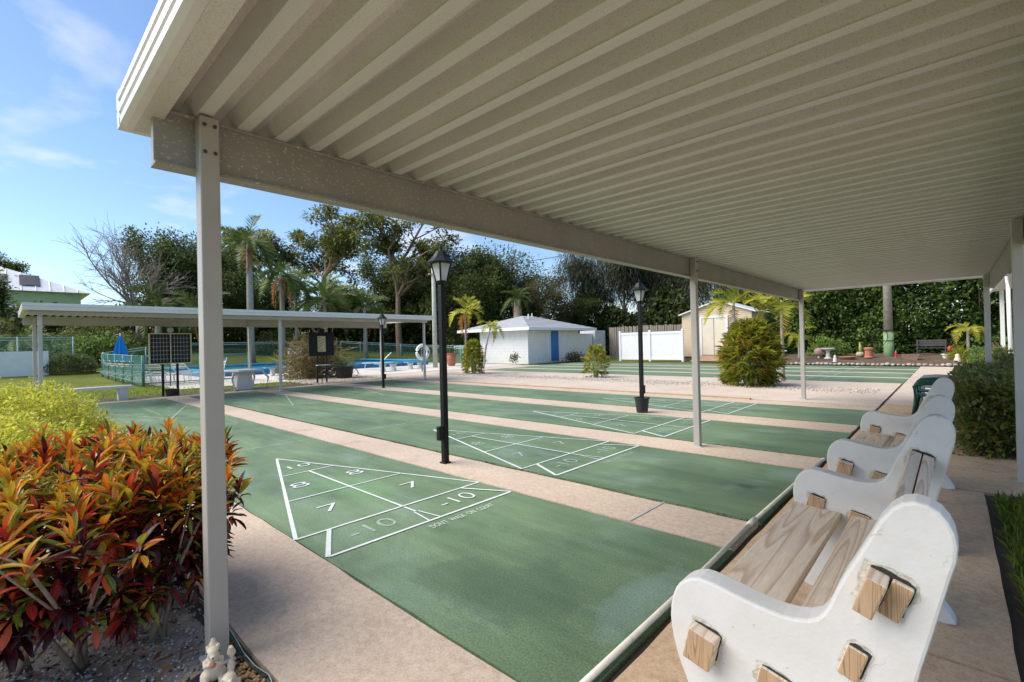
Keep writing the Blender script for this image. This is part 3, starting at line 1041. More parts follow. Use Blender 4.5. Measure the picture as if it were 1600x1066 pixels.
# gravel strip in the yard, and loose dirt along the walkway edges
n = 5200
gx = rgn.uniform(-17.5, -.3, n)
gy = 13.25 + rgn.normal(0, .34, n) + .1 * np.sin(gx * 1.3)
bits('gravel', np.stack([gx, gy, np.full(n, .012)], 1), .022, M_GRAVEL, rgn)
n = 350
bits('gravel', np.stack([rgn.uniform(-17.5, -.3, n), 13.25 + rgn.normal(0, .35, n), np.full(n, .015)], 1), .02, M_GRAVD, rgn)
n = 2600
bits('gravel', np.stack([rgn.uniform(-19.4, -16.6, n), rgn.uniform(6.7, 10.3, n), np.full(n, -.02)], 1), .05, M_STONE, rgn)
n = 4200
xx = -rgn.uniform(0, 1, n) ** .8 * 15.8
ch = rgn.integers(0, 3, n)
yy = np.array([CY[1], CY[2], CY[3]])[ch] - .03 + rgn.normal(0, .016, n)
bits('joint_debris', np.stack([xx, yy, np.full(n, -.004)], 1), .010, M_MULCH, rgn, flat=.45)
# grass beside the right-hand walk
slab('soil_edge', 1.28, 1.40, -3.0, 4.30, -.02, M_SOIL, seed=95, jit=.012)
slab('lawn_strip', 1.38, 3.35, -3.0, 4.28, -.016, M_LAWN, seed=96, jit=.01)
n = 46000
gx = 1.31 + rgn.uniform(0, 1, n) ** 1.5 * 1.6; gy = rgn.uniform(-.6, 4.28, n)
bald = (gx < 1.40 + .05 * np.sin(gy * 5)) & (rgn.uniform(0, 1, n) < .85)
gx, gy = gx[~bald], gy[~bald]; n = len(gx)
d = rdir(rgn, n) * .55; d[:, 2] = 1
o = leaves('grass', np.stack([gx, gy, np.full(n, -.02)], 1), d, rdir(rgn, n), rgn.uniform(.05, .11, n), rgn.uniform(.006, .010, n),
           rgn.normal(.5, .25, n), L_BLADE, T_BLADE, curl=rgn.uniform(0, .5, n))
tag(o, 'short green grass beside the tan walkway at the right', 'grass', kind='stuff')
n = 14000
gx = -16.55 - rgn.uniform(0, 1, n) * 6; gy = rgn.uniform(-2, 6.6, n)
k = (gx < -17.8) | (gx > -17.2); gx, gy = gx[k], gy[k]; n = len(gx)
d = rdir(rgn, n) * .5; d[:, 2] = 1
o = leaves('grass', np.stack([gx, gy, np.full(n, -.075)], 1), d, rdir(rgn, n), rgn.uniform(.06, .13, n), rgn.uniform(.02, .04, n),
           rgn.normal(.6, .25, n), L_BLADE, T_BLADE)
tag(o, 'mown grass between the far courts and the pool fence', 'grass', kind='stuff')


# ------------------------------------------------------------------ shelters
def roof_pan_mesh(length, ribs=3, pitch=0.1702, depth=0.082, name='roof_pan'):
    """pressed sheet: flat troughs below, flat crowns above, sloping sides; runs along x"""
    lo, sl = .056, .022
    prof = []
    for k in range(ribs):
        o_ = k * pitch
        prof += [(o_, 0.0), (o_ + lo, 0.0), (o_ + lo + sl, depth), (o_ + pitch - sl, depth)]
    prof.append((ribs * pitch + .004, 0.002))
    t = .004
    b = MB()
    vs_ = []
    for x in (0, length):
        vs_ += [(x, y, z) for y, z in prof] + [(x, y, z + t) for y, z in prof]
    m = len(prof)
    fs = []
    for i in range(m - 1):
        fs += [(i, i + 1, 2 * m + i + 1, 2 * m + i), (m + i, 3 * m + i, 3 * m + i + 1, m + i + 1),
               (i, m + i, m + i + 1, i + 1), (2 * m + i, 2 * m + i + 1, 3 * m + i + 1, 3 * m + i)]
    fs += [(0, 2 * m, 3 * m, m), (m - 1, 2 * m - 1, 4 * m - 1, 3 * m - 1)]
    return b.add(vs_, fs).mesh(name, M_ROOF)


def post_mesh(h, mat, w=.078, d=.078):
    b = MB()
    b.box(-w / 2, w / 2, -d / 2, d / 2, 0, h)
    return b.mesh('post', mat)


def shelter(root, xf, xb, ys_front, ys_back, y0, y1, zb, rise=0.0, side=1, thin=False):
    """xf front row, xb back row; local coordinates are world ones (root at the origin of the set)"""
    x_lo, x_hi = min(xf, xb) - .26, max(xf, xb) + .30
    zt = zb + .235
    for x, ys in ((xf, ys_front), (xb, ys_back)):
        for y in ys:
            p_ = inst(post_mesh(zt - .004, M_POST if thin or x == xb else M_POSTN), 'post', root, (x, y, 0))
            bv = p_.modifiers.new('edge', 'BEVEL'); bv.width = .006; bv.segments = 2
            fl = MB().box(-.07, .07, -.055, .055, 0.004, .012).build('base_plate', M_POST, p_)
            for bz in (zt - .045, zt - .165):
                for by in (-.02, .02):
                    if x == xf or True:
                        b_ = MB().lathe([(.008, 0), (.008, .006), (.004, .009)], 8)
                        bo = b_.build('bolt', M_BOLT, p_)
                        bo.location = (.042 if side > 0 else -.042, by, bz)
                        bo.rotation_euler = (0, R_(90 if side > 0 else -90), 0)
        # channel beam: web with flanges, clamped on the outer side of the posts
        s = -1 if x == xf else 1
        if side < 0:
            s = -s
        b = MB()
        xo = x + s * .065
        zb_ = zb
        if thin and x == xb:
            zb = zt - .12
        b.box(xo - .022, xo + .022, y0 + .03, y1 - .03, zb, zt)
        b.box(xo - .045, xo + .045, y0 + .031, y1 - .031, zb - .006, zb + .008)
        b.box(xo - .045, xo + .045, y0 + .031, y1 - .031, zt - .008, zt + .004)
        b.build('beam', M_BEAM if not thin else M_POST, root, bevel=.003)
        zb = zb_
    n = int((y1 - y0) / (.1702 * 3))
    me = roof_pan_mesh(x_hi - x_lo)
    pitch3 = .1702 * 3
    for k in range(n + 1):
        y = y0 + .01 + k * pitch3
        if y + pitch3 > y1 + .02:
            me2 = roof_pan_mesh(x_hi - x_lo, max(1, int((y1 - y) / .1702)))
            inst(me2, 'roof_pan', root, (x_lo, y, zt + .006))
            break
        inst(me, 'roof_pan', root, (x_lo, y, zt + .006 + (k % 2) * .0015))
    for x in (x_lo + .03, x_hi - .03):
        MB().box(x - .01, x + .01, y0 + .06, y1 - .06, zt + .012, zt + .105).build('gap_shade_strip', M_HOLE, root)  # dark strip added to stand for shade in the gaps between ribs and beam
    # ribbed fascia all round: end fascias along x, gutter fascias along y
    for y, s in ((y0, -1), (y1, 1)):
        b = MB()
        prof = [(0, 0), (-.03, .0), (-.05, .012), (-.05, .045), (-.036, .05), (-.036, .06), (-.052, .066), (-.052, .10), (-.038, .105), (-.038, .115), (-.054, .12), (-.054, .15), (-.01, .155), (0, .15)]
        b.prism([(y - s * q[0] * 1.0 + 0, zt - .035 + q[1]) for q in prof], x_lo - .012, x_hi + .012, 'x')
        b.build('fascia', M_FASCIA, root)
        MB().box(x_lo, x_hi, min(y, y - s * .07), max(y, y - s * .07), zt - .038, zt - .032).build('fascia_lip', M_ROOF, root)
    for x, s in ((x_lo, -1), (x_hi, 1)):
        b = MB()
        b.prism([(x, zt - .03), (x + s * .06, zt - .03), (x + s * .075, zt + .045), (x + s * .062, zt + .05), (x + s * .062, zt + .06), (x + s * .08, zt + .066), (x + s * .08, zt + .135), (x, zt + .135)], y0 - .05, y1 + .05, 'y')
        b.build('gutter', M_FASCIA, root)
    return root


near = thing('shelter', 'long open metal shelter overhead with white corrugated roof and grey beam', 'shelter')
shelter(near, -1.37, 1.52, (-.78, 4.68, 10.6), (4.99, 10.55), -1.0, 10.95, 2.195)
far = thing('shelter', 'white metal shelter across the far ends of the courts, seen from outside', 'shelter')
shelter(far, -17.6, -14.72, (-.8, 4.7, 10.1), (-.8, 4.65, 10.3), -1.05, 10.45, 2.2, side=1, thin=True)

# ------------------------------------------------------------------ benches
PROF = [(.435, .0), (.425, .05), (.452, .13), (.465, .22), (.440, .31), (.411, .374), (.390, .457), (.386, .518), (.400, .584), (.425, .622), (.473, .650), (.520, .648),
        (.60, .632), (.663, .622), (.725, .618), (.785, .634), (.815, .672), (.84, .745), (.898, .863), (.94, .955), (.985, .995), (1.035, .985), (1.064, .945),
        (1.072, .888), (1.052, .811), (1.022, .683), (.995, .575), (.968, .42), (.962, .30), (.972, .2), (1.0, .11), (1.05, .03), (1.06, .0),
        (.90, .0), (.885, .06), (.80, .13), (.70, .15), (.62, .13), (.55, .06), (.54, .0)]


def end_panel_mesh():
    b = MB()
    b.prism(smooth_poly(PROF, 1), 0, .088, 'y')
    return b.mesh('end_panel', M_BENCH)


PANEL = end_panel_mesh()


def bench(y0, y1, label, seed):
    rg = random.Random(seed)
    root = thing('concrete_bench', label, 'bench', (0, 0, 0), group='concrete and timber benches')
    for k, y in enumerate((y0, y1)):
        p_ = inst(PANEL, 'end_panel', root, (0, y, .004))
        bv = p_.modifiers.new('edge', 'BEVEL'); bv.width = .008; bv.segments = 2; bv.limit_method = 'ANGLE'; bv.angle_limit = R_(50)
        # broken slots the timbers pass through, rough cement around them
        for (sx, sz, w, h, a) in ((.497, .465, .081, .094, 14), (.69, .43, .084, .056, 14), (.872, .566, .045, .082, 18), (.938, .764, .088, .095, 20)):
            rot = Matrix.Rotation(R_(a), 3, 'Y')
            for yy, tn in ((-.0028, 'slot'), (.0908, 'slot')):
                pts = []
                for q in range(18):
                    t = 2 * math.pi * q / 18
                    c_, s_ = math.cos(t), math.sin(t)
                    m_ = max(abs(c_), abs(s_))
                    k_ = rg.uniform(.97, 1.06)
                    pts.append((c_ / m_ * w / 2 * k_, s_ / m_ * h / 2 * k_))
                vs_ = [rot @ Vector((u, 0, v_)) + Vector((sx + .0035, yy, sz + .002)) for u, v_ in pts]
                b = MB().add(vs_, [tuple(range(18))])
                b.build('slot', M_HOLE, p_)
                if yy < 0 or sx > .6:
                    ring_v = [rot @ Vector((u * rg.uniform(1.08, 1.38), 0, v_ * rg.uniform(1.06, 1.34))) + Vector((sx, yy + (.0016 if yy < 0 else -.0016), sz)) for u, v_ in pts]
                    MB().add(ring_v, [tuple(range(18))]).build('broken_edge', M_CRACK, p_)
    ya, yb = y0 + .088, y1
    L_ = yb - ya
    def plank(nm, cx, cz, w, t, ang, ends, mat=M_WOODA):
        b = MB()
        rot = Matrix.Rotation(R_(ang), 3, 'Y')
        def bx(x0, x1, a, c, z0, z1):
            vs_ = [rot @ Vector((x, 0, z)) + Vector((cx, y, cz)) for x, y, z in
                   ((x0, a, z0), (x1, a, z0), (x1, c, z0), (x0, c, z0), (x0, a, z1), (x1, a, z1), (x1, c, z1), (x0, c, z1))]
            b.add(vs_, [(0, 3, 2, 1), (4, 5, 6, 7), (1, 2, 6, 5), (3, 0, 4, 7), (0, 1, 5, 4), (2, 3, 7, 6)])
            for q in (-1, -2):
                b.mi[q] = 1
        for e in ends:
            bx(*e)
        o_ = b.build(nm, [mat, M_WOODE], root, bevel=.004)
        return o_
    # front seat plank, rear seat plank, their tenons standing proud of the cement
    plank('seat_plank', .50, .430, .22, .045, 4, [(-.108, .112, ya + .004, yb - .004, -.022, .022)])
    plank('seat_plank', .735, .418, .15, .045, 4, [(-.075, .072, ya + .004, yb - .004, -.022, .022)])
    plank('seat_bearer', .497, .465, .08, .09, 14, [(-.040, .040, y0 - .05 - rg.uniform(0, .02), y0 + .10, -.05, .045)])
    plank('seat_bearer', .497, .465, .08, .09, 14, [(-.040, .040, y1 - .012, y1 + .088 + rg.uniform(.02, .05), -.05, .045)])
    plank('seat_bearer', .69, .43, .08, .06, 14, [(-.042, .042, y0 - .012, y0 + .10, -.028, .028)])
    plank('seat_bearer', .69, .43, .08, .06, 14, [(-.042, .042, y1 - .012, y1 + .1, -.028, .028)])
    plank('back_rail', .871, .57, .05, .09, 18, [(-.022, .022, y0 - .012, y1 + .1, -.045, .035)])
    plank('back_plank', .914, .772, .045, .1, 20, [(-.021, .021, y0 - .075, y1 + .09 + .05, -.048, .044)])
    plank('back_plank', .959, .757, .045, .1, 20, [(-.021, .021, y0 - .02, y1 + .09 + .02, -.048, .044)])
    return root


bench(.03, 1.62, 'white cement bench with timber planks nearest the camera', 3)
bench(2.60, 4.28, 'white cement bench behind the nearest bench, beside the dark hedge', 8)

# pipe lying along the court ends
o = MB()
o.tube([(-.04, .10, .022), (-.035, 1.2, .022), (-.05, 2.33, .022)], .0145, 10)
o.tube([(-.05, 2.33, .022), (-.035, 3.6, .022), (-.008, 4.78, .022)], .0135, 10)
pp_ = thing('plastic_pipe', 'long cream plastic pipe lying along the ends of the near courts', 'pipe')
o.build('tube', M_PVC, pp_, smooth=True)
MB().tube([(-.05, 2.27, .023), (-.05, 2.42, .023)], .020, 10).build('coupling', M_PVC, pp_, smooth=True)
MB().tube([(-.009, 4.72, .022), (-.008, 4.80, .022)], .017, 10).build('end_cap', M_PVC, pp_, smooth=True)


# ------------------------------------------------------------------ lamps
def lamp_post(x, y, label, h=2.10, box_z=.30, box_s=-1, scale=1.0):
    root = thing('lamp_post', label, 'lamp', (x, y, 0), group='black lantern lamp posts on the walkways')
    b = MB().box(-.034, .034, -.034, .034, 0, h)
    p_ = b.build('pole', M_BLACK, root, bevel=.008, seg=3)
    MB().box(-.05, .05, -.05, .05, .0045, .02).build('base_plate', M_BLACK, root, bevel=.004)
    MB().box(-.03, .03, min(0.034 * box_s, .10 * box_s), max(.034 * box_s, .10 * box_s), box_z, box_z + .16).build('outlet_box', M_BLACK, root, bevel=.006)
    lan = MB().lathe([(.02, 0), (.035, .0), (.055, .03), (.06, .045), (.035, .05)], 12).build('lantern_base', M_BLACK, root, (0, 0, h), smooth=False)
    z0, z1, r0, r1 = h + .05, h + .26, .065, .115
    ph = R_(45)
    # six-sided body: glass panes with bars between
    N = 4
    for k in range(N):
        a0, a1 = 2 * math.pi * k / N + ph, 2 * math.pi * (k + 1) / N + ph
        q = [(r0 * math.cos(a0), r0 * math.sin(a0), z0), (r0 * math.cos(a1), r0 * math.sin(a1), z0),
             (r1 * math.cos(a1), r1 * math.sin(a1), z1), (r1 * math.cos(a0), r1 * math.sin(a0), z1)]
        q2 = [(a * .95, b_ * .95, c) for a, b_, c in q]
        MB().add(q + q2, [(0, 1, 2, 3), (7, 6, 5, 4), (0, 4, 5, 1), (1, 5, 6, 2), (2, 6, 7, 3), (3, 7, 4, 0)]).build('glass_pane', M_LGLASS, root)
        MB().tube([q[0], q[3]], .011, 6).build('lantern_bar', M_BLACK, root)
    roof_ = MB()
    roof_.lathe([(.175, z1 - .012), (.178, z1 + .0), (.15, z1 + .02), (.105, z1 + .06), (.075, z1 + .105), (.055, z1 + .135), (.0, z1 + .14)], 8, ph=ph / 2)
    roof_.build('lantern_roof', M_BLACK, root)
    MB().lathe([(.03, z1 + .13), (.02, z1 + .15), (.012, z1 + .165), (.02, z1 + .18), (.012, z1 + .2), (.0, z1 + .215)], 8).build('finial', M_BLACK, root, smooth=True)
    return root


lamp_post(-3.316, 2.103, 'black lantern lamp post with outlet box, between the two nearest courts', 2.09, .28, -1)
lamp_post(-3.328, 6.93, 'black lantern lamp post standing in a paint-splashed bucket', 2.09, .36, 1)
lamp_post(-12.83, 7.2, 'black lantern lamp post in front of the far white shelter', 2.05, .30, 1)
bk = thing('bucket', 'black paint-splashed bucket round the foot of a lamp post', 'bucket', (-3.328, 6.93, .004))
MB().lathe([(.10, 0), (.105, .01), (.135, .26), (.15, .265), (.15, .285), (.125, .285), (.10, .22), (.06, .21)], 18).build('body', M_BLACKP, bk, smooth=False)
MB().lathe([(.118, .2), (.118, .235), (.04, .245)], 14).build('soil', M_SOIL, bk)

# ------------------------------------------------------------------ vegetation builders
def grow(rg, mb, p, d, L, r, lvl, maxl, kids, spread, tips, bend=.22, sides=5, shrink=.68, up=.10, rk=.58):
    pts, rad = [p.copy()], [r]
    q, dd = p.copy(), d.normalized()
    n = 3
    for i in range(n):
        bd = bend * (.22 if lvl == 0 else 1)
        dd = (dd + Vector((rg.uniform(-bd, bd), rg.uniform(-bd, bd), rg.uniform(-bd, bd) + up * .3))).normalized()
        q = q + dd * L / n
        pts.append(q.copy())
        rad.append(r * (1 - (1 - rk) * (i + 1) / n))
    mb.tube(pts, rad, sides if lvl < 2 else 4 if lvl < 3 else 3, cap=False)
    if lvl >= maxl:
        tips.append(q)
        return
    for k in range(kids[min(lvl, len(kids) - 1)]):
        t = rg.choice((1, 2, 3, 3)) if lvl else rg.choice((2, 3, 3))
        ax = Vector((rg.uniform(-1, 1), rg.uniform(-1, 1), rg.uniform(-1, 1))).normalized()
        nd = (dd + (ax - ax.dot(dd) * dd) * spread * rg.uniform(.6, 1.3) + Vector((0, 0, up))).normalized()
        grow(rg, mb, pts[t], nd, L * shrink * rg.uniform(.8, 1.2), r * rk * rg.uniform(.7, 1), lvl + 1, maxl, kids, spread, tips, bend, sides, shrink, up, rk)


def scale_pts(mb, tips, h):
    zs = [v[2] for v in mb.v] + [t.z for t in tips]
    k = h / max(zs)
    mb.v = [(a * k, b * k, c * k) for a, b, c in mb.v]
    return [t * k for t in tips]


def tree_parts(seed, h, bark, leafm, kids=(4, 4, 3), maxl=3, spread=.8, trunk=.3, per=60, cl=.55, L=.34, W=.24, flat=.7, rad=.22, low=.0, extra_fill=0, up=.12, fillr=(1, 1, 1), droop=0.0, shrink=.7, shell=0):
    rg = random.Random(seed); rng = np.random.default_rng(seed)
    mb, tips = MB(), []
    grow(rg, mb, Vector((0, 0, -.2)), Vector((rg.uniform(-.08, .08), rg.uniform(-.08, .08), 1)), trunk * h, rad, 0, maxl, kids, spread, tips, up=up, shrink=shrink)
    tips = scale_pts(mb, tips, h * .94)
    T = np.array([tuple(t) for t in tips])
    if extra_fill:
        c = T.mean(0); s = T.std(0) * np.array(fillr)
        e = rng.normal(size=(extra_fill, 3))
        e = e / np.linalg.norm(e, axis=1, keepdims=True) * rng.uniform(.55, 1.75, (extra_fill, 1))
        e = c + e * s
        e[:, 2] = np.maximum(e[:, 2], low + rng.uniform(0, .6, extra_fill))
        T = np.concatenate([T, e])
    if shell:
        e = rdir(rng, shell) * rng.uniform(.45, 1.0, (shell, 1)) * np.array([.40, .40, .45]) * h
        lump = 1 + .22 * np.sin(e[:, 0] * 1.1 + seed) * np.sin(e[:, 1] * 1.3 + seed * 2)
        e = e * lump[:, None] + np.array([0, 0, .50 * h])
        e[:, 2] = np.maximum(e[:, 2], rng.uniform(.2, 1.2, shell))
        T = np.concatenate([T, e])
    wood = mb.mesh('trunk', bark, smooth=True)
    crown = None
    if leafm is not None:
        crown = leaves('crown', *clump_leaves(rng, T, per, cl, L, W, flat, droop), leafm, T_DIAMOND, mesh_only=True)
    return wood, crown


def tree(name, label, x, y, parts, rz=0, sc=1.0, group='trees beyond the pool and courts', crown_name='crown'):
    root = thing(name, label, 'tree', (x, y, hgt(x, y) - .08), rz, group)
    root.scale = (sc, sc, sc) if not hasattr(sc, '__len__') else sc
    inst(parts[0], 'trunk', root)
    if parts[1] is not None:
        inst(parts[1], crown_name, root)
    return root


def frond_mesh(L=2.6, nleaf=34, ll=.62, arch=.5, droop=.9, mat=None, seed=0, wl=.045, name='frond', rise=.55, hang=.5, vee=.5):
    """feather frond leaving the crown along +x, arching over, leaflets hanging off both sides"""
    rng = np.random.default_rng(seed)
    def P(t):
        return np.array([L * (t * .92 - .12 * t * t * arch), 0, L * (rise * t - droop * t * t * .8)])
    ts = np.linspace(.14, .99, nleaf)
    pos, dr, nm, ln, wd, ti = [], [], [], [], [], []
    for s in (-1, 1):
        for t in ts:
            a = P(t); tg = P(min(1, t + .03)) - P(t - .03); tg /= np.linalg.norm(tg)
            sd_ = np.array([0, s, 0.])
            d_ = tg * .75 + sd_ * .85 + np.array([0, 0, vee - hang * 1.3]) * .8 + rng.normal(0, .13, 3)
            pos.append(a); dr.append(d_); nm.append(np.cross(d_, tg) * s + np.array([0, 0, .2]))
            ln.append(ll * (math.sin(math.pi * min(1, .12 + t * .86)) ** .6) * rng.uniform(.85, 1.1)); wd.append(wl * rng.uniform(.8, 1.2))
            ti.append(rng.normal(.5, .16))
    me = leaves(name, pos, dr, nm, np.array(ln), np.array(wd), np.array(ti), mat, T_BLADE, mesh_only=True, curl=np.full(len(pos), hang * .55))
    # midrib
    bm = bmesh.new(); bm.from_mesh(me)
    lay = bm.verts.layers.float.get('tint')
    prev = None
    for t in np.linspace(0, 1, 9):
        a = P(t); r = .026 * (1 - t * .85) * L / 2.6
        ring = [bm.verts.new((a[0], r * math.cos(w), a[2] + r * math.sin(w))) for w in (0, 2.09, 4.19)]
        for q in ring: q[lay] = .72
        if prev:
            for k in range(3):
                bm.faces.new((prev[k], prev[(k + 1) % 3], ring[(k + 1) % 3], ring[k]))
        prev = ring
    bm.to_mesh(me); bm.free()
    return me


FR_UP = [frond_mesh(2.8, 32, .62, .5, .75, L_PALM, 1, rise=.8, hang=.35), frond_mesh(2.9, 32, .66, .6, 1.0, L_PALM, 2, rise=.55, hang=.6),
         frond_mesh(2.7, 32, .62, .8, 1.3, L_PALM, 3, rise=.25, hang=.8)]
FR_DRY = frond_mesh(2.4, 24, .5, .9, 1.5, L_PALMD, 4, rise=.05, hang=.9)
FR_AR = [frond_mesh(1.0, 16, .34, .5, .8, L_ARECA, 5, .036, rise=.75, hang=.25, vee=.55), frond_mesh(1.05, 16, .34, .6, 1.1, L_ARECA, 6, .036, rise=.5, hang=.4, vee=.45)]


def palm(name, label, x, y, h, n=17, sc=1.0, r=.16, seed=0, dry=2, lean=(0, 0), fr=None, group='palm trees', z=None, trunk_mat=None, dryme=None, shaft=None):
    rg = random.Random(seed)
    root = thing(name, label, 'palm', (x, y, (hgt(x, y) - .08) if z is None else z), 0, group)
    pts = [(lean[0] * t * t, lean[1] * t * t, h * t) for t in (0, .2, .4, .6, .8, 1)]
    MB().tube(pts, [r * 1.35, r * 1.05, r, r * .95, r * .85, r * .7], 9).build('trunk', trunk_mat or M_PALMT, root, smooth=True)
    if shaft:
        MB().tube([pts[-1], (pts[-1][0], pts[-1][1], h + shaft)], [r * .8, r * .35], 8).build('crownshaft', shaft_mat, root, smooth=True)
    fr = fr or FR_UP
    top = (lean[0], lean[1], h + (shaft or 0) * .7)
    for k in range(n):
        el = rg.random()
        me = fr[0] if el < .38 else fr[1] if el < .72 else fr[-1]
        s = sc * rg.uniform(.85, 1.12)
        inst(me, 'frond', root, top, (rg.uniform(-.25, .25), R_(rg.uniform(-32, 12)) if me is fr[0] else R_(rg.uniform(-12, 18)), k * 2.399 + rg.uniform(-.2, .2)), s)
    for k in range(dry):
        inst(dryme or FR_DRY, 'dry_frond', root, (top[0], top[1], top[2] - .15), (0, R_(rg.uniform(20, 45)), rg.uniform(0, 6.28)), sc * rg.uniform(.7, .95))
    return root


shaft_mat = plain('crown_shaft', (0.26, 0.33, 0.12), 0.5, 0.2, 6)

# ------------------------------------------------------------------ background trees
OAK = [tree_parts(11, 10, M_BARK, L_GREEN, per=170, cl=.50, L=.23, W=.15, shell=130),
       tree_parts(12, 10, M_BARK, L_DARK, per=170, cl=.50, L=.23, W=.15, shell=140),
       tree_parts(13, 10, M_BARK, L_OLIVE, per=130, cl=.46, L=.20, W=.12, shell=60)]
PINE = [tree_parts(21, 17, M_BARKP, L_PINE, kids=(8, 5, 4), maxl=3, spread=1.05, trunk=.62, per=46, cl=.30, L=.42, W=.15, flat=.7, rad=.34, up=.10, shrink=.42),
        tree_parts(22, 15, M_BARKP, L_PINE, kids=(7, 5, 5), maxl=3, spread=1.0, trunk=.50, per=50, cl=.34, L=.42, W=.16, flat=.6, rad=.30, up=.12, shrink=.5)]
CASU = [tree_parts(31, 12, M_BARKG, L_CASU, kids=(6, 4, 3), maxl=3, spread=.75, trunk=.45, per=90, cl=.6, L=.75, W=.06, flat=1.2, rad=.20, droop=1.1, extra_fill=24, fillr=(.9, .9, 1.5), low=2.0, shrink=.52),
        tree_parts(32, 13, M_BARKG, L_CASU, kids=(7, 4, 3), maxl=3, spread=.7, trunk=.5, per=90, cl=.6, L=.75, W=.06, flat=1.2, rad=.18, droop=1.1, extra_fill=20, fillr=(.9, .9, 1.6), low=2.5, shrink=.48)]
BARE = tree_parts(41, 12, M_BARKG, None, kids=(7, 5, 5, 5), maxl=4, spread=.8, trunk=.20, rad=.13, up=.06, shrink=.68)
UNDER = tree_parts(51, 4, M_BARK, L_DARK, kids=(6, 4), maxl=2, spread=1.0, trunk=.22, per=140, cl=.5, L=.26, W=.17, extra_fill=50, fillr=(1.2, 1.2, 1.1), low=.15, rad=.08)

tree('bare_tree', 'leafless grey tree against the sky beside the green house', -43.6, 5.6, BARE, .4, (.98, .98, .93))
tree('leafy_tree', 'dense dark green tree right of the leafless tree', -50.0, 9.6, OAK[1], .3, (.86, .86, 1.1))
tree('leafy_tree', 'dark green tree behind the nearest shelter post', -48.0, 12.0, OAK[0], 2.1, (.85, .85, 1.02))
tree('tall_pine', 'tall pine with bare reddish trunk and open crown, highest of the trees', -38.8, 25.2, PINE[0], .5, (1.1, 1.1, .93), 'pines behind the pool', 'needles')
tree('tall_pine', 'broad-topped pine left of the tallest pine, behind the palms', -57, 26.2, PINE[1], 1.0, (1.3, 1.3, 1.12), 'pines behind the pool', 'needles')
tree('tall_pine', 'broad-topped pine farther left, showing over the queen palms', -62, 21.5, PINE[1], 3.2, (1.25, 1.25, 1.06), 'pines behind the pool', 'needles')
OL = [(-44.5, 29.5, 1, 1.0, 1.08, 'dark oak just left of the lantern post'), (-35.2, 30.6, 0, 1.08, 1.13, 'tall rounded green oak right of the lantern post'),
      (-38.5, 33.5, 1, 1.0, 1.05, 'dark oak directly behind the lantern post'), (-33.2, 34.0, 0, .95, 1.04, 'green oak behind the white block building'),
      (-32.4, 38.5, 2, .95, 1.05, 'thin-leaved olive tree behind the white block building'), (-29.5, 36.5, 2, .8, .84, 'small olive tree above the ridge of the white block building'),
      (-48, 24, 1, .8, .72, 'dark low tree behind the feathery palms'), (-52, 17.0, 1, .85, .72, 'dark low tree behind the tallest queen palm'),
      (-27.5, 41, 1, .7, .72, 'dark bushy tree between the block building and the grey feathery trees'), (-45.5, 33.5, 1, .9, .8, 'dark low tree under the tallest pine')]
for k, (x, y, v, s, sz, lab) in enumerate(OL):
    tree('oak_tree', lab, x, y, OAK[v], k * 1.3, (s, s, sz))
CL_ = [(-27.0, 43.0, 0, 1.0, 1.0, 'grey feathery tree left of the leaning bare trunk'), (-24.0, 42.5, 1, 1.0, .98, 'grey feathery tree with a pale leaning trunk'),
       (-20.5, 44.0, 0, 1.0, .92, 'dark feathery tree behind the white vinyl fence'), (-17.5, 45.0, 1, 1.0, .90, 'dark feathery tree behind the tan shed'),
       (-13.5, 44.5, 0, 1.0, .82, 'dark feathery tree right of the tan shed'), (-9.0, 44.0, 1, 1.0, .8, 'dark feathery tree behind the yellow palms'),
       (-22.5, 47.5, 1, 1.1, 1.0, 'dark feathery tree farthest back behind the fences')]
for k, (x, y, v, s, sz, lab) in enumerate(CL_):
    tree('feathery_tree', lab, x, y, CASU[v], k * 2.1, (s, s, sz), 'grey feathery trees behind the fences', 'needles')


def thicket(name, pts, h, n, depth, seed, mat):
    """the undergrowth below the tall trees reads as one dark mass"""
    rng = np.random.default_rng(seed)
    P = np.array(pts, float)
    seg = rng.integers(0, len(P) - 1, n); t = rng.uniform(0, 1, n)
    xy = P[seg] + (P[seg + 1] - P[seg]) * t[:, None] + rng.normal(0, depth * .4, (n, 2))
    along = xy[:, 0] * .8 + xy[:, 1] * .6
    top = h * (.72 + .28 * np.sin(along * .9 + seed) * np.sin(along * .37 + 1))
    g0 = np.array([hgt(x, y) for x, y in xy])
    z = g0 + rng.uniform(0, 1, n) ** 1.3 * top
    pos = np.stack([xy[:, 0], xy[:, 1], z], 1)
    nr = rdir(rng, n); nr[:, 2] = abs(nr[:, 2]) + .6
    ti = .42 + .22 * np.sin(along * 1.7) * np.sin(z * 2.3) + rng.normal(0, .18, n)
    o_ = leaves(name, pos, rdir(rng, n), nr, rng.uniform(.25, .6, n), rng.uniform(.16, .34, n), ti, mat, T_OVAL)
    o_['kind'] = 'stuff'
    return o_


thicket('undergrowth', [(-58, -6), (-54, 6), (-55, 17), (-47, 26), (-41, 33), (-33, 39), (-27, 42)], 4.8, 50000, 2.4, 1, L_DARK)
thicket('undergrowth', [(-27, 42), (-20, 42.5), (-12, 42), (-4, 40)], 6.5, 36000, 1.8, 2, L_DARK)
tag(bpy.data.objects['undergrowth'], 'dark undergrowth filling the space under the trees behind the pool', 'undergrowth')
tag(bpy.data.objects['undergrowth.001'], 'dark undergrowth behind the fences and the tan shed', 'undergrowth')

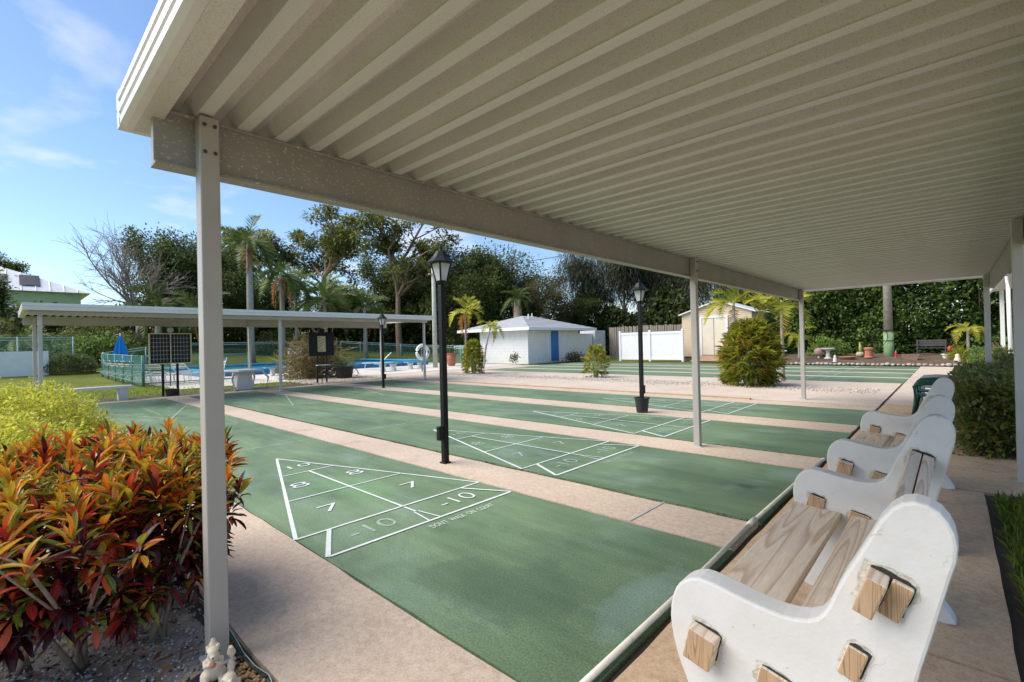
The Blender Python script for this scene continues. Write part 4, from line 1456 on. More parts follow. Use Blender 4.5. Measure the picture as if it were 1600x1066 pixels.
# palms behind the pool
palm('queen_palm', 'tallest queen palm with grey trunk, just right of the nearest shelter post', -37.9, 11.44, 9.1, 18, 1.05, .24, 1, 3)
palm('queen_palm', 'queen palm with hanging orange fronds right of the tallest palm', -40.0, 14.6, 7.0, 15, 1.0, .2, 2, 5)
palm('queen_palm', 'broad feathery palm above the middle of the far shelter', -38.6, 17.6, 5.0, 22, 1.15, .2, 3, 2)
palm('queen_palm', 'feathery palm with a yellow lower frond, left of the far lantern', -37.2, 20.6, 4.6, 18, 1.0, .18, 4, 4)
palm('queen_palm', 'low palm showing over the shelter roof left of the nearest post', -40.5, 6.2, 4.2, 15, 1.0, .2, 5, 1)
palm('queen_palm', 'low yellowish palm over the shelter roof beside the scoreboard', -39.0, 8.6, 3.9, 14, .9, .2, 6, 2)
palm('queen_palm', 'slim palm stem behind the pool sign', -43.0, 17.0, 6.4, 13, .95, .13, 7, 3)
palm('queen_palm', 'slim palm stem right of the pool sign', -43.5, 20.0, 6.0, 13, .95, .13, 8, 3)
palm('sabal_palm', 'cabbage palm with shaggy brown trunk above the block building', -27.1, 29.7, 5.3, 24, .62, .42, 9, 7)
palm('bent_palm', 'small bent palm at the far left on the lawn', -38.0, .4, 1.9, 13, .62, .12, 10, 0, lean=(-.4, -.9))

# areca clumps and small palms of the gravel strip
def areca(label, x, y, h, w, n, seed, brown=.0, fr=FR_AR):
    rg = random.Random(seed)
    root = thing('areca_clump', label, 'bush', (x, y, 0.005), 0, 'yellow-green palm bushes along the gravel strip')
    for k in range(max(5, n // 9)):
        a = rg.uniform(0, 6.28); r = rg.uniform(0, .22) * w
        MB().tube([(r * math.cos(a) * .6, r * math.sin(a) * .6, 0), (r * math.cos(a) * 1.3, r * math.sin(a) * 1.3, h * rg.uniform(.35, .6))], [.02, .012], 5).build('cane', shaft_mat, root)
    rng = np.random.default_rng(seed)
    pos, dr, nm, L_, W_, ti = [], [], [], [], [], []
    for k in range(n):
        t = rg.random() ** .8
        a = rg.uniform(0, 6.28)
        bulge = math.sin(math.pi * min(1, .20 + .74 * t)) ** .75
        r = w * .47 * bulge * rg.uniform(.45, 1.0)
        head = np.array([r * math.cos(a), r * math.sin(a), h * (.05 + .80 * t)])
        el = R_(-8 + 78 * t + rg.uniform(-22, 22))
        ax = np.array([math.cos(a) * math.cos(el), math.sin(a) * math.cos(el), math.sin(el)])
        sd_ = np.cross(ax, rdir(rng, 1)[0]); sd_ /= np.linalg.norm(sd_)
        base = rg.gauss(.5, .16) - (.12 if t < .3 else 0) + (.5 if rg.random() < brown * (1.3 - t) else 0)
        for q in range(11):
            f_ = (q - 5) / 5
            pos.append(head + ax * .02 * q)
            d_ = ax * (1.05 - .5 * abs(f_)) + sd_ * f_ * .95 + rng.normal(0, .10, 3)
            dr.append(d_); nm.append(np.cross(sd_, ax) * .6 + np.array([0, 0, 1.0]) + rng.normal(0, .2, 3))
            L_.append(max(.17, w * .23) * rg.uniform(.75, 1.25) * (1 - .25 * abs(f_))); W_.append(.032 * rg.uniform(.8, 1.25))
            ti.append(base + rg.gauss(0, .10))
    leaves('foliage', pos, dr, nm, np.array(L_), np.array(W_), np.array(ti), L_ARECA, T_BLADE, root, curl=rng.uniform(.1, .45, len(pos)))
    return root


areca('large round yellow-green palm bush in front of the tan shed', -3.26, 13.35, 1.92, 1.30, 560, 1, .14)
areca('upright yellow-green bush between the lantern post and the block building', -15.4, 13.6, 1.62, .82, 300, 2, .05)
areca('small vase-shaped yellow-green bush in front of the white vinyl fence', -8.97, 14.05, 1.26, .74, 150, 3, .05)
FR_SM = [frond_mesh(1.15, 18, .36, .6, .9, L_ARECA, 15, .05, rise=.75, hang=.5), frond_mesh(1.2, 18, .36, .8, 1.2, L_ARECA, 16, .05, rise=.45, hang=.7)]
FR_SMD = frond_mesh(1.0, 14, .3, .9, 1.4, L_PALMD, 17, .05, rise=.2, hang=.8)
palm('small_palm', 'small palm with arching fronds left of the block building', -16.0, 13.7, 2.75, 9, 1.0, .055, 21, 3, fr=FR_SM, z=0, dryme=FR_SMD, shaft=.35, group='small yellow palms')
palm('small_palm', 'smaller palm leaning beside the upright yellow-green bush', -14.6, 13.5, 2.0, 7, .72, .045, 22, 1, lean=(.15, .3), fr=FR_SM, z=0, dryme=FR_SMD, shaft=.3, group='small yellow palms')
palm('small_palm', 'yellow palm rising behind the large round bush, nearer the shed door', -4.3, 15.3, 2.35, 10, 1.0, .06, 23, 1, fr=FR_SM, z=0, dryme=FR_SMD, shaft=.3, group='small yellow palms')
palm('small_palm', 'yellow palm rising behind the large round bush, nearer the far corner post', -2.85, 15.2, 2.2, 8, .95, .05, 24, 2, fr=FR_SM, z=0, dryme=FR_SMD, shaft=.35, group='small yellow palms')
palm('small_palm', 'thin young palm beside the far corner post of the shelter', -4.9, 27.2, 1.35, 8, .8, .05, 25, 0, fr=FR_SM, z=.1, dryme=FR_SMD, group='small yellow palms')
palm('small_palm', 'young palm in the planting bed at the far right', 1.55, 27.9, 1.45, 9, .75, .06, 26, 0, fr=FR_SM, z=.15, dryme=FR_SMD, group='small yellow palms')


# ------------------------------------------------------------------ croton bush in the foreground
def croton():
    rg = random.Random(4); rng = np.random.default_rng(4)
    root = thing('croton_bush', 'croton bush with orange, yellow, red and dark purple leaves by the shelter post', 'shrub', (0, 0, 0))
    stems = MB()
    bases = [(-1.83, -1.22), (-1.98, -1.02), (-2.2, -.95), (-2.35, -1.15), (-2.55, -1.3), (-2.0, -1.38), (-2.65, -1.0), (-2.9, -1.4), (-1.85, -.92), (-2.5, -.8)]
    heads = []
    for bx_, by_ in bases:
        for k in range(4):
            a = rg.uniform(0, 6.28); sp = rg.uniform(.08, .42)
            hx, hy = bx_ + math.cos(a) * sp, by_ + math.sin(a) * sp
            hz = rg.uniform(.42, .74)
            m1 = (bx_ + (hx - bx_) * .35 + rg.uniform(-.04, .04), by_ + (hy - by_) * .35 + rg.uniform(-.04, .04), hz * .4)
            stems.tube([(bx_ + rg.uniform(-.04, .04), by_ + rg.uniform(-.04, .04), -.05), m1, (hx, hy, hz)], [.013, .010, .006], 6)
            heads.append((hx, hy, hz))
            for q in range(3):
                a2 = rg.uniform(0, 6.28); s2 = rg.uniform(.06, .20)
                h2 = (hx + math.cos(a2) * s2, hy + math.sin(a2) * s2, min(.86, hz + rg.uniform(.0, .22)))
                stems.tube([m1 if q == 0 else (hx, hy, hz), h2], [.006, .004], 5)
                heads.append(h2)
    # even out the top and the sides of the clipped bush
    for k in range(330):
        x = rg.uniform(-3.3, -1.68); y = rg.uniform(-1.85, -.52)
        # the near right corner is rounded off
        if (x + 2.45) ** 2 / .90 ** 2 + (y + 1.15) ** 2 / .72 ** 2 > 1:
            continue
        heads.append((x, y, rg.uniform(.62, .84)))
    for k in range(240):
        a = rg.uniform(-1.7, 1.5); zz_ = rg.uniform(.22, .74)
        heads.append((-2.45 + .78 * math.cos(a) * rg.uniform(.85, 1.05), -1.15 + .62 * math.sin(a), zz_))
    stems.build('stems', M_STEM, root, smooth=True)
    pos, dr, nm, L_, W_, ti, cu = [], [], [], [], [], [], []
    for hx, hy, hz in heads:
        n_ = rg.randint(11, 17)
        top = (hz - .50) / .34 + rg.uniform(-.22, .22)
        far_ = hy > -.9 and hx > -2.0
        fam = rg.random()
        for k in range(n_):
            a = k * 2.399 + rg.uniform(-.3, .3); t = k / n_
            # inner leaves stand up, outer ones spread and hang
            el = R_(84 - 70 * t + rg.uniform(-12, 12)) if top > .35 else R_(50 - 110 * t + rg.uniform(-20, 20))
            d_ = (math.cos(a) * math.cos(el), math.sin(a) * math.cos(el), math.sin(el))
            pos.append((hx + d_[0] * .012, hy + d_[1] * .012, hz - .07 * t + rg.uniform(-.01, .01)))
            dr.append(d_)
            nm.append((-d_[0] * .3 + rg.uniform(-.25, .25), -d_[1] * .3 + rg.uniform(-.25, .25), 1))
            l_ = rg.uniform(.06, .112) * (1.0 if top < .45 else 1.12)
            L_.append(l_); W_.append(l_ * (rg.uniform(.22, .38) if top < .45 else rg.uniform(.15, .24)))
            if top > .55 and fam > .25:
                c = rg.choice((.72, .78, .82, .86, .9, .94, .98)) if t < .55 else rg.choice((.6, .66, .72, .78, .84, .94))
            elif top > .05:
                c = rg.choice((.04, .12, .36, .40, .44, .46, .64, .70, .80, .84, .9)) if fam < .66 else rg.choice((.02, .08, .16, .26, .34))
            else:
                c = rg.choice((.0, .06, .14, .3, .38, .41, .44, .47, .58, .66, .74, .86)) if fam < .62 else rg.choice((.0, .02, .06, .12, .2))
            ti.append(c + rg.uniform(-.03, .03)); cu.append(rg.uniform(.0, .5))
    leaves('leaves', pos, dr, nm, np.array(L_), np.array(W_), np.array(ti), M_CROTON, T_LONG, root, np.array(cu), extra=True, smooth=True)
    return root


croton()


def mound(name, label, cat, c, r, n, L, W, mat, seed, loc=None, group=None, tm=.5, tmpl=T_OVAL, box=False, zlo=0.0, sd_t=.2, part='foliage', twigs=True):
    """clipped shrub: leaves gathered in sprigs over an uneven body, twigs inside"""
    rng = np.random.default_rng(seed); rg = random.Random(seed)
    root = thing(name, label, cat, (c[0], c[1], c[2]), 0, group)
    m = n // 14
    if box:
        u = rng.uniform(-1, 1, (m, 3)); f_ = rng.integers(0, 5, m)
        for i, (ax, s) in enumerate(((0, -1), (0, 1), (1, -1), (1, 1), (2, 1))):
            u[f_ == i, ax] = s * rng.uniform(.82, 1.0, (f_ == i).sum())
        q = u * np.array(r); q[:, 2] = (u[:, 2] * .5 + .5) * r[2]
        outw = u ** 5 + rng.normal(0, .2, (m, 3))
    else:
        u = rdir(rng, m); u[:, 2] = np.abs(u[:, 2])
        lump = 1 + .10 * np.sin(u[:, 0] * 5 + seed) + .08 * np.sin(u[:, 1] * 7 + 2 * seed)
        q = u * np.array(r) * (lump * rng.uniform(.74, 1.03, m))[:, None]
        outw = u
    q[:, 2] += zlo
    P = np.repeat(q, 14, axis=0) + rng.normal(0, L * .8, (m * 14, 3))
    D = np.repeat(outw, 14, axis=0) * .7 + rdir(rng, m * 14)
    Nn = rdir(rng, m * 14); Nn[:, 2] = np.abs(Nn[:, 2]) + .9
    ti = np.repeat(rng.normal(tm, sd_t * .6, m), 14) + rng.normal(0, sd_t, m * 14)
    leaves(part, P, D, Nn, rng.uniform(.6, 1.3, m * 14) * L, rng.uniform(.7, 1.2, m * 14) * W, ti, mat, tmpl, root)
    if twigs:
        tw = MB()
        for k in range(40):
            i = rg.randrange(m)
            tw.tube([(q[i][0] * .35, q[i][1] * .35 if not box else q[i][1] * .9, 0), tuple(q[i] * np.array([.8, .8 if not box else .97, .7])), tuple(q[i] * .97)], [.014, .008, .004], 4, cap=False)
        tw.build('twigs', M_STEM, root)
    return root


mound('golden_shrub', 'clipped bright yellow-green shrub behind the croton', 'shrub', (-8.8, -1.55, -.04), (2.1, 1.42, .95), 34000, .055, .026, L_DURAN, 31, tm=.52)
mound('golden_shrub', 'lower yellow-green shrub between the croton and the nearest court', 'shrub', (-6.4, -1.55, -.04), (1.6, .95, .70), 18000, .055, .026, L_DURAN, 32, tm=.5)
mound('hedge', 'dark green clipped hedge behind the second bench', 'hedge', (2.05, 8.1, 0), (.92, 2.15, .80), 42000, .060, .036, L_HEDGE, 33, box=True, tm=.68)
mound('hedge', 'olive green clipped hedge farther back at the right', 'hedge', (2.8, 13.6, 0), (1.1, 2.6, .95), 22000, .07, .042, L_HEDGE, 34, box=True, tm=.62)
mound('hedge', 'low bright hedge beside the far post at the right', 'hedge', (2.35, 20.0, 0), (.8, 2.4, .75), 9000, .09, .05, L_IVY, 35, box=True, tm=.6)
mound('round_shrub', 'dark round clipped shrub on the lawn at the far left', 'shrub', (-36.5, 1.2, .35), (1.2, 1.2, 1.0), 5000, .12, .06, L_DARK, 36, tm=.7)
for k, (x, y, rx, rz, lab, mt) in enumerate([(-41, 3.0, 2.6, 1.9, 'olive spiky shrub on the lawn left of the blue umbrella', L_IVY), (-43.5, 5.2, 2.4, 1.7, 'dark shrub behind the blue umbrella', L_DARK),
                                             (-44, .8, 2.4, 1.8, 'dark shrub below the green house', L_GREEN), (-44.5, 16.6, 2.6, 2.1, 'rounded green shrub behind the pool sign', L_GREEN),
                                             (-46, -1.8, 2.6, 2.4, 'broad leafy shrub at the foot of the green house', L_OLIVE), (-45.5, 3.2, 2.2, 2.6, 'yellow-green shrub below the leafless tree', L_PINE)]):
    mound('garden_shrub', lab, 'shrub', (x, y, hgt(x, y) - .1), (rx * .7, rx, rz), 3800, .26, .11, mt, 60 + k, tm=.6, group='shrubs along the top of the lawn')


# vine-covered hedge wall at the back right
def vine_wall(x0, x1, y, h, n, label, seed, mat):
    rng = np.random.default_rng(seed)
    root = thing('vine_hedge', label, 'hedge', ((x0 + x1) / 2, y, 0), 0, 'leafy screen behind the planting bed')
    w = (x1 - x0) / 2
    m = n // 16
    q = np.stack([rng.uniform(-w, w, m), rng.uniform(-.9, .5, m), rng.uniform(0, 1, m) ** .85 * h], 1)
    bul = .55 * np.sin(q[:, 0] * 1.3 + seed) * np.sin(q[:, 2] * 1.5 + seed * 2) + .3 * np.sin(q[:, 0] * 3.1 + q[:, 2] * 2.2)
    q[:, 1] += -bul * .8
    q[:, 2] += .35 * np.sin(q[:, 0] * 1.9 + seed) * q[:, 2] / h
    P = np.repeat(q, 16, axis=0) + rng.normal(0, .15, (m * 16, 3))
    D = rdir(rng, m * 16); D[:, 1] -= .6; D[:, 2] -= .2
    Nn = rdir(rng, m * 16); Nn[:, 2] = abs(Nn[:, 2]) + .8; Nn[:, 1] -= .4
    clump = np.repeat(.46 + .25 * bul + rng.normal(0, .13, m), 16)
    leaves('foliage', P, D, Nn, rng.uniform(.6, 1.3, m * 16) * .19, rng.uniform(.7, 1.2, m * 16) * .13, clump + rng.normal(0, .12, m * 16), mat, T_OVAL, root)
    tw = MB(); rg = random.Random(seed)
    for k in range(30):
        i = rg.randrange(m)
        tw.tube([(q[i][0] + rg.uniform(-.4, .4), .3, 0), (q[i][0], q[i][1] * .5, q[i][2] * .6), tuple(q[i])], [.03, .02, .008], 4, cap=False)
    tw.build('stems', M_BARK, root)
    return root


vine_wall(-7.6, -1.6, 33.6, 4.8, 26000, 'dark leafy screen left of the green-footed pole', 1, L_IVY)
vine_wall(-2.2, 3.6, 33.2, 5.4, 30000, 'bright leafy screen right of the green-footed pole', 2, L_IVY)
vine_wall(3.0, 10.5, 33.6, 5.6, 24000, 'leafy screen at the far right behind the posts', 3, L_HEDGE)
vine_wall(-12.5, -6.6, 35.0, 4.2, 16000, 'leafy screen right of the tan shed', 4, L_IVY)

# ------------------------------------------------------------------ white block building with blue door
def block_building():
    root = thing('block_building', 'low white block building with grey hip roof and blue door', 'building', (0, 0, 0))
    x0, x1, y0, y1, h = -24.6, -19.9, 22.7, 28.6, 2.42
    MB().box(x0, x1, y0, y1, -.05, h).build('wall', M_WHITE, root)
    # courses of painted block on the two faces that show
    crs = MB()
    for k in range(1, 12):
        z = k * .203
        crs.box(x0 + .01, x1 + .006, y0 - .006, y0 - .001, z - .004, z + .004)
        crs.box(x1 + .001, x1 + .006, y0 + .01, y1 - .01, z - .004, z + .004)
    o_ = crs.build('block_courses', plain('block_joint', (.62, .62, .61), .8), root)
    o_['kind'] = 'stuff'
    e = .75
    rx0, rx1, ry0, ry1 = x0 - e - .9, x1 + e, y0 - e, y1 + e + .6
    zr, ze = 3.42, h - .02
    cx = (rx0 + rx1) / 2; hw = (rx1 - rx0) / 2
    v_ = [(rx0, ry0, ze), (rx1, ry0, ze), (rx1, ry1, ze), (rx0, ry1, ze), (cx, ry0 + hw * .95, zr), (cx, ry1 - hw * .95, zr),
          (rx0, ry0, ze - .02), (rx1, ry0, ze - .02), (rx1, ry1, ze - .02), (rx0, ry1, ze - .02)]
    rf = MB().add(v_, [(0, 1, 4), (1, 2, 5, 4), (2, 3, 5), (3, 0, 4, 5), (9, 8, 7, 6), (0, 6, 7, 1), (1, 7, 8, 2), (2, 8, 9, 3), (3, 9, 6, 0)]).build('roof', M_SHINGLE, root)
    # shingle courses as thin overlapping strips on the two slopes in view
    sh = MB()
    n_ = 9
    for k in range(n_):
        t = k / n_
        a = Vector(v_[0]).lerp(Vector(v_[4]), t); b = Vector(v_[1]).lerp(Vector(v_[4]), t)
        sh.tube([a + Vector((0, 0, .012)), b + Vector((0, 0, .012))], .012, 4)
        a = Vector(v_[1]).lerp(Vector(v_[4]), t); b = Vector(v_[2]).lerp(Vector(v_[5]), t)
        sh.tube([a + Vector((0, 0, .012)), b + Vector((0, 0, .012))], .012, 4)
    sh.build('shingle_courses', M_SHINGLE, rf)['kind'] = 'stuff'
    fb = MB()
    fb.box(rx0, rx1, ry0 - .03, ry0 - .002, ze - .17, ze + .02); fb.box(rx1 + .002, rx1 + .03, ry0 - .03, ry1, ze - .17, ze + .02)
    fb.build('fascia', M_WHITE, root)
    MB().tube([(cx + .9, 25.0, 3.05), (cx + .9, 25.0, 3.5)], .05, 8).build('roof_vent', M_WHITE, rf)
    MB().tube([(cx + .4, 26.0, 3.2), (cx + .4, 26.0, 3.62)], .04, 8).build('roof_vent', M_WHITE, rf)
    d_ = MB().box(x1 + .01, x1 + .05, 25.12, 26.02, .05, 2.20).build('door', M_BLUE, root, bevel=.006)
    MB().ball((x1 + .08, 25.92, 1.05), .035, 8, 5).build('handle', M_BOLT, d_)
    fr = MB()
    fr.box(x1 + .003, x1 + .06, 25.0, 25.11, .0, 2.29); fr.box(x1 + .003, x1 + .06, 26.03, 26.14, .0, 2.29); fr.box(x1 + .003, x1 + .06, 25.11, 26.03, 2.21, 2.29)
    fr.build('door_frame', M_VINYL, root)
    for yy in (24.25, 24.6):
        MB().tube([(x1 + .05, yy, .05), (x1 + .05, yy, 1.5), (x1 + .02, yy, 1.56)], .022, 6).build('pipe', M_WHITE, root)
    MB().lathe([(.12, 0), (.12, .03), (.07, .05)], 14).build('wall_ornament', plain('ornament', (.4, .36, .3), .7), root, (-23.0, y0 - .02, 1.85)).rotation_euler = (R_(90), 0, 0)
    MB().box(x1 - 2.2, x1 - .02, y1 + .02, y1 + 1.9, -.05, 2.0).build('side_screen', M_WHITE, root)
    MB().box(x1 - 1.2, x1 + .25, y1 + 1.92, y1 + 3.4, -.05, 2.25).build('side_store', plain('store_grey', (.55, .58, .62), .6), root)
    return root


block_building()


# ------------------------------------------------------------------ tan shed
def shed():
    root = thing('garden_shed', 'tan sided garden shed with low gable roof and cream doors', 'shed', (0, 0, 0))
    x0, x1, y0, y1, h, zr = -12.35, -8.0, 30.0, 33.2, 3.02, 3.78
    zb = .22
    cx = (x0 + x1) / 2 + .3
    cx = -10.0
    MB().prism([(x0, zb), (x1, zb), (x1, h), (cx, zr - .06), (x0, h)], y0, y1, 'y').build('wall', M_SHED, root)
    for k in range(26):
        z = zb + .02 + k * .125
        lim0, lim1 = x0 - .02, x1 + .02
        if z > h:
            t = (z - h) / (zr - h)
            lim0 = x0 + (cx - x0) * t; lim1 = x1 + (cx - x1) * t
        if lim1 - lim0 < .3:
            break
        MB().add([(lim0, y0 - .026, z), (lim1, y0 - .026, z), (lim1, y0 - .004, z + .12), (lim0, y0 - .004, z + .12), (lim0, y0 - .002, z), (lim1, y0 - .002, z)],
                 [(0, 1, 2, 3), (0, 4, 5, 1)]).build('siding_board', M_SHED, root)
        if z < h - .1:
            MB().add([(x1 + .026, y0, z), (x1 + .026, y1, z), (x1 + .004, y1, z + .12), (x1 + .004, y0, z + .12), (x1 + .002, y0, z), (x1 + .002, y1, z)],
                     [(0, 1, 2, 3), (0, 4, 5, 1)]).build('siding_board', M_SHED, root)
    r = MB()
    for (a, b) in (((x0 - .18, h - .05), (cx, zr)), ((cx, zr), (x1 + .3, h - .05))):
        r.prism([a, b, (b[0], b[1] + .07), (a[0], a[1] + .07)], y0 - .22, y1 + .2, 'y')
    r.build('roof', M_HROOF, root)
    MB().box(-11.02, -9.5, y0 - .06, y0 - .03, .34, 2.72).build('door', M_SHEDD, root)
    d = MB()
    d.box(-11.14, -11.03, y0 - .09, y0 - .03, .3, 2.85); d.box(-9.49, -9.38, y0 - .09, y0 - .03, .3, 2.85); d.box(-11.03, -9.49, y0 - .09, y0 - .03, 2.73, 2.85)
    d.build('door_frame', M_VINYL, root)
    MB().box(-10.27, -10.25, y0 - .075, y0 - .061, .34, 2.72).build('door_gap', M_BOLT, root)
    MB().box(x0 + .05, x1 - .05, y0 + .05, y1 - .05, -.05, .21).build('skid', M_BARK, root)
    MB().prism([(y0 - 1.9, .0), (y0 - .1, .0), (y0 - .1, .30), (y0 - 1.9, .03)], -11.1, -9.3, 'x').build('ramp', plain('ramp_wood', (.36, .22, .14), .85, .2, 6), root)
    return root


shed()

# white vinyl fence panels
vf = thing('vinyl_fence', 'white vinyl privacy fence of two panels left of the tan shed', 'fence', (0, 0, 0))
xs_ = (-16.15, -13.9, -11.65)
for x in xs_:
    MB().box(x - .065, x + .065, 28.235, 28.365, -.05, 2.0).build('post', M_VINYL, vf, bevel=.01)
    MB().lathe([(.1, 2.0), (.1, 2.02), (.0, 2.07)], 4, c=(x, 28.3, 0), ph=R_(45)).build('post_cap', M_VINYL, vf)
for a, b in zip(xs_[:-1], xs_[1:]):
    MB().box(a + .07, b - .07, 28.26, 28.34, .06, .2).build('rail', M_VINYL, vf)
    MB().box(a + .07, b - .07, 28.26, 28.34, 1.78, 1.93).build('rail', M_VINYL, vf)
    nb = 14
    w = (b - a - .14) / nb
    for k in range(nb):
        MB().box(a + .07 + k * w + .003, a + .07 + (k + 1) * w - .003, 28.285, 28.315, .2, 1.78).build('board', M_VINYL, vf)


# weathered board-on-board fences
def wood_fence(pts, label, h=2.45, w=.14, gap=.035, tops=True, group='weathered wooden fences at the back'):
    root = thing('wooden_fence', label, 'fence', (0, 0, 0), 0, group)
    me = MB().box(-w / 2, w / 2, -.012, .012, 0, h).mesh('picket', M_WFENCE)
    for (a, b) in zip(pts[:-1], pts[1:]):
        A, B = Vector((*a, 0)), Vector((*b, 0))
        d = B - A
        n_ = int(d.length / (w + gap))
        rz = math.atan2(d.y, d.x)
        rg_ = random.Random(n_)
        for k in range(n_):
            p_ = A + d * (k + .5) / n_
            inst(me, 'picket', root, (p_.x, p_.y + (k % 2) * .0, -.05 + rg_.uniform(-.04, .04)), (0, rg_.uniform(-.012, .012), rz))
        nrm_ = Vector((-d.y, d.x, 0)).normalized()
        for z in (.5, 1.25, 2.0):
            q = A + nrm_ * .05; q2 = B + nrm_ * .05
            MB().tube([(q.x, q.y, z), (q2.x, q2.y, z)], .045, 4).build('rail', M_WFENCE, root)
    return root


wood_fence([(-19.4, 32.2), (-11.5, 32.2)], 'weathered wooden picket fence behind the white vinyl fence', 2.55)
wood_fence([(-8.0, 34.3), (8.0, 34.3)], 'weathered wooden fence half hidden by the leafy screen', 2.0)

# ------------------------------------------------------------------ planting bed with stone edging at the back
v, f = [], []
for i in range(27):
    for j in range(7):
        v.append((-8.5 + 13 * i / 26, 25.5 + 9.5 * j / 6, .02 + .30 * min(1, j / 2.2) + .04 * math.sin(i * 1.7 + j)))
f = [(i * 7 + j, (i + 1) * 7 + j, (i + 1) * 7 + j + 1, i * 7 + j + 1) for i in range(26) for j in range(6)]
o = MB().add(v, f).build('planting_bed', M_MULCH, smooth=True); o['kind'] = 'structure'
se = thing('stone_edging', 'row of pale edging stones along the front of the back bed', 'edging', (0, 0, 0))
rg = random.Random(9)
stn = [MB().ball((0, 0, .06), (.10, .07, .06), 8, 5).mesh('stone', M_STONE, True), MB().ball((0, 0, .05), (.085, .08, .055), 7, 5).mesh('stone', M_STONE, True)]
x = -8.3
while x < 4.2:
    inst(stn[rg.random() < .5], 'stone', se, (x, 25.42 + rg.uniform(-.04, .04), 0), (rg.uniform(-.2, .2), rg.uniform(-.2, .2), rg.uniform(0, 3)), rg.uniform(.85, 1.25))
    x += rg.uniform(.16, .20)

ZB = .14
bb = thing('bird_bath', 'white pedestal bird bath in the back planting bed', 'bird bath', (-3.75, 28.0, ZB))
MB().lathe([(.2, 0), (.19, .08), (.11, .14), (.085, .34), (.1, .46), (.14, .5)], 14).build('pedestal', M_BENCH, bb)
MB().lathe([(.12, .5), (.3, .54), (.34, .59), (.34, .62), (.29, .61), (.1, .56)], 18).build('bowl', M_BENCH, bb)
gb = thing('gazing_ball', 'pale pink ball ornament beside the white bird bath', 'ornament', (-4.18, 28.1, ZB))
MB().lathe([(.08, 0), (.05, .1), (.06, .2)], 10).build('stand', M_BENCH, gb)
MB().ball((0, 0, .42), .22, 14, 9).build('ball', plain('pink_ball', (.5, .3, .27), .3), gb, smooth=True)
st_ = thing('garden_statue', 'small white statue in front of the bird bath', 'statue', (-3.2, 26.4, .1))
MB().lathe([(.09, 0), (.1, .03), (.07, .08), (.09, .16), (.05, .24), (.06, .3), (.0, .36)], 10).build('body', M_BENCH, st_, smooth=True)
pt = thing('bowl_planter', 'low terracotta bowl planter in the back bed', 'planter', (-2.85, 27.4, .17))
MB().lathe([(.22, 0), (.36, .12), (.38, .17), (.34, .17), (.3, .13)], 18).build('bowl', M_TERRA, pt)
ct = thing('garden_urn', 'pale round urn holding a yellow cactus in the back bed', 'urn', (-2.45, 28.6, .26))
MB().lathe([(.08, 0), (.17, .08), (.19, .18), (.12, .27), (.1, .26)], 14).build('pot', plain('urn_tan', (.45, .36, .25), .8), ct, smooth=True)
MB().tube([(0, 0, .24), (.02, 0, .5), (0, 0, .78)], [.07, .08, .03], 8).build('cactus', plain('cactus', (.36, .32, .1), .7), ct, smooth=True)
tp = thing('chimney_pot', 'tall terracotta chimney pot beside the round urn', 'pot', (-2.05, 28.2, .25))
MB().lathe([(.2, 0), (.2, .05), (.17, .08), (.17, .36), (.21, .42), (.21, .48), (.13, .52), (.09, .5)], 14).build('body', M_TERRA, tp)
tr_ = thing('trough_planter', 'brown rectangular trough planter in the back bed', 'planter', (-.43, 27.7, .17))
MB().prism([(-.24, 0), (.24, 0), (.32, .22), (.34, .22), (.34, .27), (-.34, .27), (-.34, .22), (-.32, .22)], -.14, .14, 'y').build('body', plain('trough', (.22, .12, .09), .8), tr_)
gbch = thing('garden_bench', 'weathered grey wooden bench against the leafy screen', 'bench', (.25, 30.2, .3))
gbch.scale = (.78, .9, .85)
for z, y, nm_ in ((.42, -.15, 'seat_slat'), (.42, .0, 'seat_slat'), (.42, .15, 'seat_slat'), (.6, .25, 'back_slat'), (.73, .27, 'back_slat'), (.86, .29, 'back_slat')):
    if nm_ == 'seat_slat':
        MB().box(-.75, .75, y - .06, y + .06, z, z + .03).build(nm_, M_GREYW, gbch)
    else:
        MB().box(-.75, .75, y, y + .03, z - .055, z + .055).build(nm_, M_GREYW, gbch)
for sx in (-.68, .68):
    MB().box(sx - .03, sx + .03, -.2, -.14, 0, .42).build('leg', M_GREYW, gbch)
    MB().box(sx - .03, sx + .03, .2, .26, 0, .92).build('leg', M_GREYW, gbch)
wp = thing('flower_pot', 'white pot with a red ornament, right of the grey bench', 'planter', (.82, 28.0, .24))
wp.scale = (.8, .8, .8)
MB().lathe([(.14, 0), (.2, .2), (.23, .22), (.23, .26), (.17, .25)], 14).build('pot', M_WHITE, wp)
MB().tube([(.1, 0, .2), (.14, 0, .55)], .01, 5).build('stake', M_RED, wp)
MB().lathe([(.0, .42), (.09, .48), (.10, .58), (.03, .7), (0, .72)], 10, c=(.14, 0, 0)).build('ornament', M_RED, wp)
rd = thing('red_lantern', 'small red garden ornament at the foot of the green-footed pole', 'ornament', (-.98, 28.0, .24))
rd.scale = (.8, .8, .85)
MB().lathe([(.07, 0), (.07, .05), (.05, .07), (.05, .26), (.07, .28), (.0, .38)], 10).build('body', M_RED, rd)
MB().tube([(0, 0, .38), (0, 0, .42)], .02, 6).build('ring', M_WHITE, rd)
mound('bromeliad', 'yellow-green spiky plant at the foot of the right-hand young palm', 'plant', (1.45, 27.6, .12), (.45, .45, .4), 900, .26, .05, L_ARECA, 71, tm=.45, tmpl=T_BLADE)
mound('bed_plant', 'bright green leafy plant behind the bird bath', 'plant', (-4.0, 29.4, .25), (.9, .6, 1.0), 2600, .12, .08, L_IVY, 72, tm=.9)
mound('bed_plant', 'pale pink flowering plant by the far right post', 'plant', (2.6, 27.0, .2), (.7, .4, .6), 1200, .1, .07, leafmat('pink_leaf', [(0, (.1, .14, .04)), (.6, (.3, .2, .15)), (1, (.6, .25, .28))]), 73, tm=.6)
